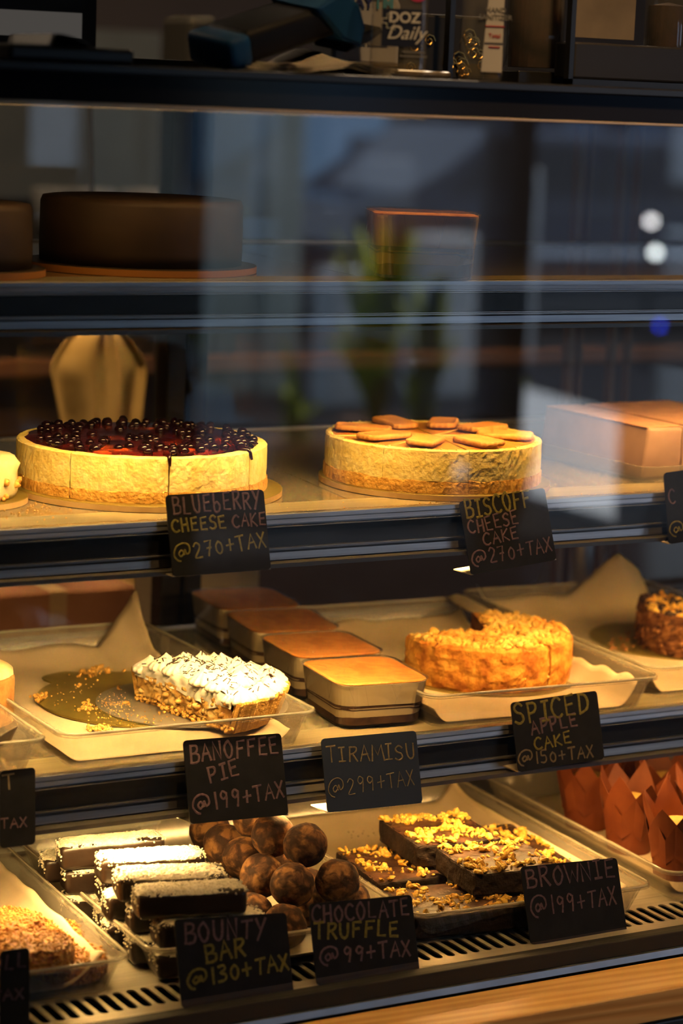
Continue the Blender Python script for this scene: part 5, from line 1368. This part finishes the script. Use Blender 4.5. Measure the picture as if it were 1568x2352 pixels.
# ------------------------------------------------------------------ behind the case
M_cwood = mat('counter_wood', [(0.42, 0.17, 0.06), (0.54, 0.24, 0.09)], rough=.5, scale=4, stretch=(1, 8, 8))
bcn = thing('back_counter', 'wooden back counter with an orange lit edge, blurred behind the case', 'counter', (.6, 1.85, FZ))
zc = onY(700, 812, 1.70).z
def bpart(nm, bm, m): o = bm_obj(nm, bm, m, bcn); o.location = (-.6, -1.85, -FZ)
bpart('counter_top', bx(-1.6, 3.2, 1.722, 2.3, zc-.028, zc-.001, .002), mat('counter_dark_top', (.03, .022, .018), rough=.5))
bpart('counter_edge', bx(-1.6, 3.2, 1.70, 1.7215, zc-.030, zc, .004), M_cwood)
bpart('counter_body', bx(-1.6, 3.2, 1.74, 2.3, FZ+.002, zc-.0285), mat('counter_dark', [(.16, .085, .04), (.22, .12, .055)], rough=.6, scale=3))
M_khaki = mat('khaki_cloth', [(0.52, 0.35, 0.12), (0.66, 0.47, 0.19)], rough=.9, scale=12, bump=.2, bscale=40)
def apron(u, v):
    top, bot = onY(232, 752, .95), onY(262, 1440, .95)
    z = top.z+(bot.z-top.z)*v; wd_ = (.118-.040*min(1, v*3.2)+.02*v)*sqrt(max(0.02, min(1, v*7+.05)))
    return Vector((top.x+(bot.x-top.x)*v+(u-.5)*2*wd_*.5*1.38, .95+.012*cos(u*7)+.006*sin(u*15+v*3), z))
ap = thing('khaki_apron', 'blurred khaki apron hanging behind the case, lit by an added lamp', 'apron', (onY(240, 900, .95).x, .95, 1.0))
o = sheet('cloth', 30, 40, apron, M_khaki, None, .002); o.parent = ap; o.location = -Vector(ap.location)
bm = bmesh.new(); tp = onY(232, 752, .95); tube(bm, [(tp.x, .95, tp.z-.002), (tp.x, .98, tp.z+.10), (tp.x, 1.02, 1.62)], .003, 6); o = bm_obj('strap', bm, M_blackm, ap); o.location = -Vector(ap.location)
# pale bucket seen below the middle shelf
xb0, xb1 = onY(312, 1360, .72).x, onY(586, 1360, .72).x
bk = thing('cream_bucket', 'cream coloured tub standing behind the rear post of the case', 'bucket', ((xb0+xb1)/2, .72, .602))
r = (xb1-xb0)/2*.95
bm = bmesh.new(); lathe(bm, [(0, 0), (r*.93, 0), (r, .40), (r*1.03, .41), (r*1.03, .43), (r*.97, .43), (r*.93, .02), (0, .015)], 48); bm_obj('bucket_body', bm, mat('cream_plastic', (.62, .50, .34), rough=.5), bk, smooth=False)
bm = bmesh.new(); tube(bm, [(r*1.02*cos(a), -.004+r*1.02*sin(a)*.0-.0, .40+.05*sin(a)) for a in [pi*i/16 for i in range(17)]], .003, 6); bm_obj('handle', bm, M_alu, bk)
pl = tag(bm_obj('work_table', bx(-.9, 1.3, .64, 1.10, .575, .60, .003), mat('table_steel', (.30, .27, .23), rough=.35, metal=.7)), 'steel work surface behind the case', 'table')
bm = bmesh.new()
for x in (-.85, 1.25):
    for y in (.68, 1.05): box(bm, x-.02, x+.02, y-.02, y+.02, FZ+.001, .5745)
o = bm_obj('leg', bm, M_alud, pl)
bl_ = thing('steel_funnel', 'blurred steel cone shaped machine base at the right behind the case', 'machine', (onY(1320, 1300, .80).x, .80, .602))
z0 = onY(1320, 1352, .80).z-.602; r0 = (onY(1400, 1340, .80).x-onY(1240, 1340, .80).x)/2*.94
bm = bmesh.new(); lathe(bm, [(0, 0), (r0*1.05, 0), (r0*1.05, z0), (r0*.9, z0+.01), (r0*.55, z0+.10), (r0*.5, z0+.16), (0, z0+.165)], 40); bm_obj('cone_base', bm, mat('machine_steel', (.42, .38, .34), rough=.3, metal=.8), bl_, smooth=True)
bm = bmesh.new(); lathe(bm, [(0, z0+.166), (r0*.34, z0+.166), (r0*.34, z0+.22), (0, z0+.222)], 30); bm_obj('collar', bm, M_black, bl_)
bx_ = thing('cardboard_box', 'reddish brown blurred carton behind the pie tray', 'box', (onY(120, 1360, .80).x, .80, .602))
bm_obj('carton', bx(-.13, .11, -.02, .08, 0, .26, .004), mat('carton', [(.22, .09, .045), (.28, .12, .06)], rough=.8, scale=10), bx_); bm_obj('tape', bx(-.012, .012, -.0206, .0806, .18, .2606), mat('tape', (.34, .22, .12), rough=.4), bx_)
# tiles on the back wall
pnl = tag(bm_obj('wall_tiles', bx(-1.9, onY(380, 400, 2.9).x, 2.94, 2.995, 1.25, 1.62), mat('pale_tiles', [(.30, .29, .22), (.36, .35, .27)], rough=.5, scale=6)), 'pale greenish tiled panel on the back wall, upper left', 'wall panel'); 
for i, (a, b, z, lab) in enumerate(((75, 165, 430, 'pale bowl on the rear ledge, leftmost'), (175, 262, 428, 'pale bowl on the rear ledge, middle one'), (285, 378, 430, 'pale bowl on the rear ledge, rightmost'))):
    xa, xb = onY(a, z, 2.2).x, onY(b, z, 2.2).x; r = (xb-xa)/2
    bm = bmesh.new(); zz = onY(100, 455, 2.2).z; lathe(bm, [(0, 0), (r*.6, 0), (r*.9, .03), (r, .09), (r*.96, .09), (r*.8, .03), (0, .012)], 32)
    o = bm_obj('bowl', bm, mat('bowl_white', (.52, .50, .46), rough=.4), None, True, ((xa+xb)/2, 2.2, zz-.07)); tag(o, lab, 'bowl', 'bowls on the rear ledge')
zz = onY(100, 455, 2.2).z-.07
tag(bm_obj('wall_shelf', bx(-1.7, onY(380, 400, 2.2).x+.05, 2.05, 2.99, zz-.03, zz-.0005), mat('shelf_dark', (.05, .04, .03), rough=.6)), 'dark shelf board behind the case carrying pale bowls', 'shelf')

# ------------------------------------------------------------------ the street that the front pane mirrors
def refl(px, py, Yw):
    """where the mirror ray of a picture point meets the plane y = Yw"""
    v = Vector((CP.x, 2*GY-CP.y, CP.z)); r = ray(px, py); r = Vector((r.x, -r.y, r.z)); return v+r*((Yw-v.y)/r.y)
def reflZ(px, py, z):
    v = Vector((CP.x, 2*GY-CP.y, CP.z)); r = ray(px, py); r = Vector((r.x, -r.y, r.z)); return v+r*((z-v.z)/r.z)
GZ = FZ-.02
def facade(nm, label, px0, px1, Y, z1, col, wins, wm):
    xa, xb = refl(px0, 500, Y).x, refl(px1, 500, Y).x
    t = thing(nm, label, 'building', ((xa+xb)/2, Y, GZ)); w = xb-xa
    bm_obj('wall', bx(-w/2, w/2, -1.0, 0, .001, z1), col, t)
    for (u0, u1, v0, v1) in wins:
        o = bm_obj('window', bx(-w/2+w*u0, -w/2+w*u1, -.02, .03, v0, v1), mat('window_frame', (.10, .11, .12), rough=.5), t)
        bm_obj('pane', bx(-w/2+w*u0+.06, -w/2+w*u1-.06, .025, .035, v0+.06, v1-.06), wm, o)
    return t
M_wdark = mat('street_window', (.03, .04, .06), rough=.15); M_wblue = mat('street_window_blue', (.08, .13, .22), rough=.2)
facade('side_building', 'dark shopfront mirrored in the glass behind the two pale posts', 400, 686, -20.5, 7, mat('side_wall', [(.045, .050, .045), (.07, .075, .07)], rough=.8, scale=1.0), [(.2, .45, .3, 2.2), (.55, .8, .3, 2.2)], M_wdark)
facade('shop_building', 'blurred pale blue shopfront mirrored in the glass', 690, 880, -19, 7, mat('pale_blue_wall', [(.42, .66, .90), (.50, .72, .92)], rough=.8, scale=1.2), [(.55, .95, .3, 1.2)], M_wblue)
facade('grey_building', 'blurred grey shopfront mirrored in the glass, right of the blue one', 880, 1206, -21.2, 8, mat('grey_wall', [(.16, .18, .19), (.24, .25, .26)], rough=.85, scale=1.0), [(.05, .3, .2, 2.6), (.42, .62, .1, 2.5), (.72, .95, .9, 2.2)], M_wdark)
facade('dark_building', 'dark navy shopfront mirrored in the glass at the right', 1222, 1720, -19.6, 8, mat('navy_wall', [(.040, .045, .085), (.07, .075, .13)], rough=.7, scale=1.0), [(.1, .3, .9, 2.4), (.4, .6, .9, 2.4), (.7, .9, .9, 2.4)], M_wblue)
for i, (a, b, lab) in enumerate(((488, 585, 'pale upright post mirrored in the glass right of the chocolate cake, left one of two'), (612, 694, 'pale upright post mirrored in the glass right of the chocolate cake, right one of two'))):
    xa, xb = refl(a, 500, -9.6).x, refl(b, 500, -9.6).x
    tag(bm_obj('porch_post', bx(xa, xb, -9.72, -9.6, GZ+.001, 2.6, .01), M_white), lab, 'post', None)
# potted plants at the cafe entrance
M_leaf = mat('leaf_green', [(.22, .28, .010), (.46, .50, .02)], rough=.5, scale=5, sss=0)
def plant(label, px, py0, py1, Y, spread, n, seed):
    r = random.Random(seed); top = refl(px, py0, Y); base_z = FZ if Y > RY else GZ
    t = thing('potted_plant', label, 'plant', (top.x, Y, base_z), group='plants at the entrance')
    bm = bmesh.new(); lathe(bm, [(0, 0), (.10, 0), (.14, .26), (.15, .27), (.15, .30), (.135, .30), (.12, .25), (0, .25)], 32); bm_obj('pot', bm, mat('terracotta', (.16, .08, .05), rough=.8), t, smooth=True)
    hz = top.z-base_z
    bm = bmesh.new()
    for k in range(n):
        a = r.uniform(0, 6.28); h = hz*r.uniform(.45, 1.0); s = spread*r.uniform(.3, 1)
        pts = [Vector((s*q**1.6*cos(a), s*q**1.6*sin(a), .25+(h-.25)*(q**.8)-.12*h*max(0, q-.7)**2*6)) for q in [i/10 for i in range(11)]]
        side = Vector((-sin(a), cos(a), 0)); rows = []
        for i, p_ in enumerate(pts):
            w_ = .045*sin(pi*min(1, (i+1.2)/11.2))**.7; rows.append((bm.verts.new(p_+side*w_), bm.verts.new(p_+Vector((0, 0, .012))), bm.verts.new(p_-side*w_)))
        for A, B in zip(rows[:-1], rows[1:]):
            bm.faces.new((A[0], A[1], B[1], B[0])); bm.faces.new((A[1], A[2], B[2], B[1]))
    o = bm_obj('leaves', bm, M_leaf, t, smooth=True); s = o.modifiers.new('t', 'SOLIDIFY'); s.thickness = .002
    return t
plant('leafy green plant mirrored in the glass over the pale tub', 880, 455, 950, -6.6, .26, 26, 3)
plant('tall strap leaved plant mirrored above the biscuit cake', 985, 560, 950, -6.0, .14, 16, 5)
plant('small green plant mirrored beside the pale posts', 690, 745, 900, -6.2, .10, 12, 9)
plant('green plant mirrored left of the bright patch', 1155, 860, 1000, -6.0, .10, 12, 11)
# pale patch shaped and coloured as sunlight on the paving, kerb, planter boxes
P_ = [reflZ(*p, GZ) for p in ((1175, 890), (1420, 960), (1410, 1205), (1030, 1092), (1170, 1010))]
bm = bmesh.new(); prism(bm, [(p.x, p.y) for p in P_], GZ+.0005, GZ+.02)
tag(bm_obj('sunlit_patch', bm, M_sunpatch), 'pale patch cut to the shape of sunlight on the paving, mirrored over the right end of the middle shelf', 'paving')
for i, (px, py, w, h, Y, lab) in enumerate(((1035, 650, .34, .36, -9.2, 'pale blurred box mirrored in the glass near the leaves'), (1190, 560, .30, .75, -10.5, 'pale upright sign board mirrored in the glass'), (820, 720, .30, .30, -9.0, 'white bucket mirrored in the glass under the plant'))):
    q = refl(px, py, Y); hh = q.z-GZ+h/2
    tag(bm_obj(('street_box', 'sign_board', 'street_bin')[i], bx(q.x-w/2, q.x+w/2, Y-.2, Y, GZ+.001, hh, .02), mat('pale_paint', (.55, .57, .58), rough=.6)), lab, ('box', 'sign', 'bin')[i])
# parked car, side on, at the right
q = refl(1420, 640, -12.0)
car = thing('parked_car', 'dark blue parked car mirrored in the glass at the upper right', 'car', (q.x, -12.0, GZ), radians(4))
M_car = mat('car_paint', (.020, .028, .055), rough=.2, coat=.8); M_cglass = mat('car_window', (.02, .025, .03), rough=.05); M_chrome = mat('chrome', (.8, .8, .82), rough=.12, metal=1)
bm = bmesh.new(); prism(bm, [(-2.0, .28), (2.0, .28), (2.05, .62), (1.95, .80), (1.05, .90), (.55, 1.36), (-1.0, 1.40), (-1.55, .95), (-2.0, .88), (-2.05, .6)], -1.6, 0, 'Y', .06); bm_obj('car_body', bm, M_car, car)
for (a, b) in (((-1.35, .95), (-.30, 1.30)), ((-.22, .95), (.75, 1.30))):
    bm = bmesh.new(); prism(bm, [(a[0], a[1]), (b[0]+(.15 if a[0] > -1 else 0), a[1]), (b[0]-(.25 if a[0] > -1 else 0), b[1]), (a[0]+(.3 if a[0] < -1 else 0), b[1])], .002, .016, 'Y'); bm_obj('side_window', bm, M_cglass, car)
for x in (-1.3, 1.25):
    bm = bmesh.new(); lathe(bm, [(0, -.1), (.30, -.1), (.32, -.06), (.32, .06), (.30, .1), (.2, .1), (0, .07)], 36); wh = bm_obj('wheel', bm, M_blackm, car); wh.location = (x, -.06, .321); wh.rotation_euler = (-pi/2, 0, 0)
    bm = bmesh.new(); lathe(bm, [(0, .08), (.19, .104), (.2, .09), (0, .06)], 24); bm_obj('hub', bm, M_chrome, wh)
bm_obj('door_trim', bx(-1.6, 1.6, .0, .02, .55, .60), M_chrome, car)
# two white globes stand in for sun glints; a blue and a warm lamp
for (px, py, Y, r, col, e, lab) in ((1495, 508, -10.2, .028, (1, 1, 1), 26, 'glowing white globe for a sun glint mirrored at the upper right, higher of two'), (1505, 580, -10.0, .028, (.9, 1, 1), 30, 'glowing white globe for a sun glint mirrored at the upper right, lower of two'), (1515, 748, -9.0, .020, (.02, .06, 1.0), 14, 'small blue lamp mirrored at the right below the shelf rail'), (990, 308, -15, .034, (1, .95, .8), 3.2, 'faint warm lamp mirrored near the top of the glass')):
    q = refl(px, py, Y)
    t = thing('street_glow', lab, 'lamp', (q.x, Y, GZ), group=None)
    o = bm_obj('post', bx(-.012, .012, -.03, -.006, .001, q.z-GZ+.01), M_blackm, t)
    bm = bmesh.new(); bmesh.ops.create_uvsphere(bm, u_segments=16, v_segments=10, radius=r); o = bm_obj('globe', bm, emit_mat('lamp_%d' % px, col, e), t, smooth=True); o.location = (0, 0, q.z-GZ)
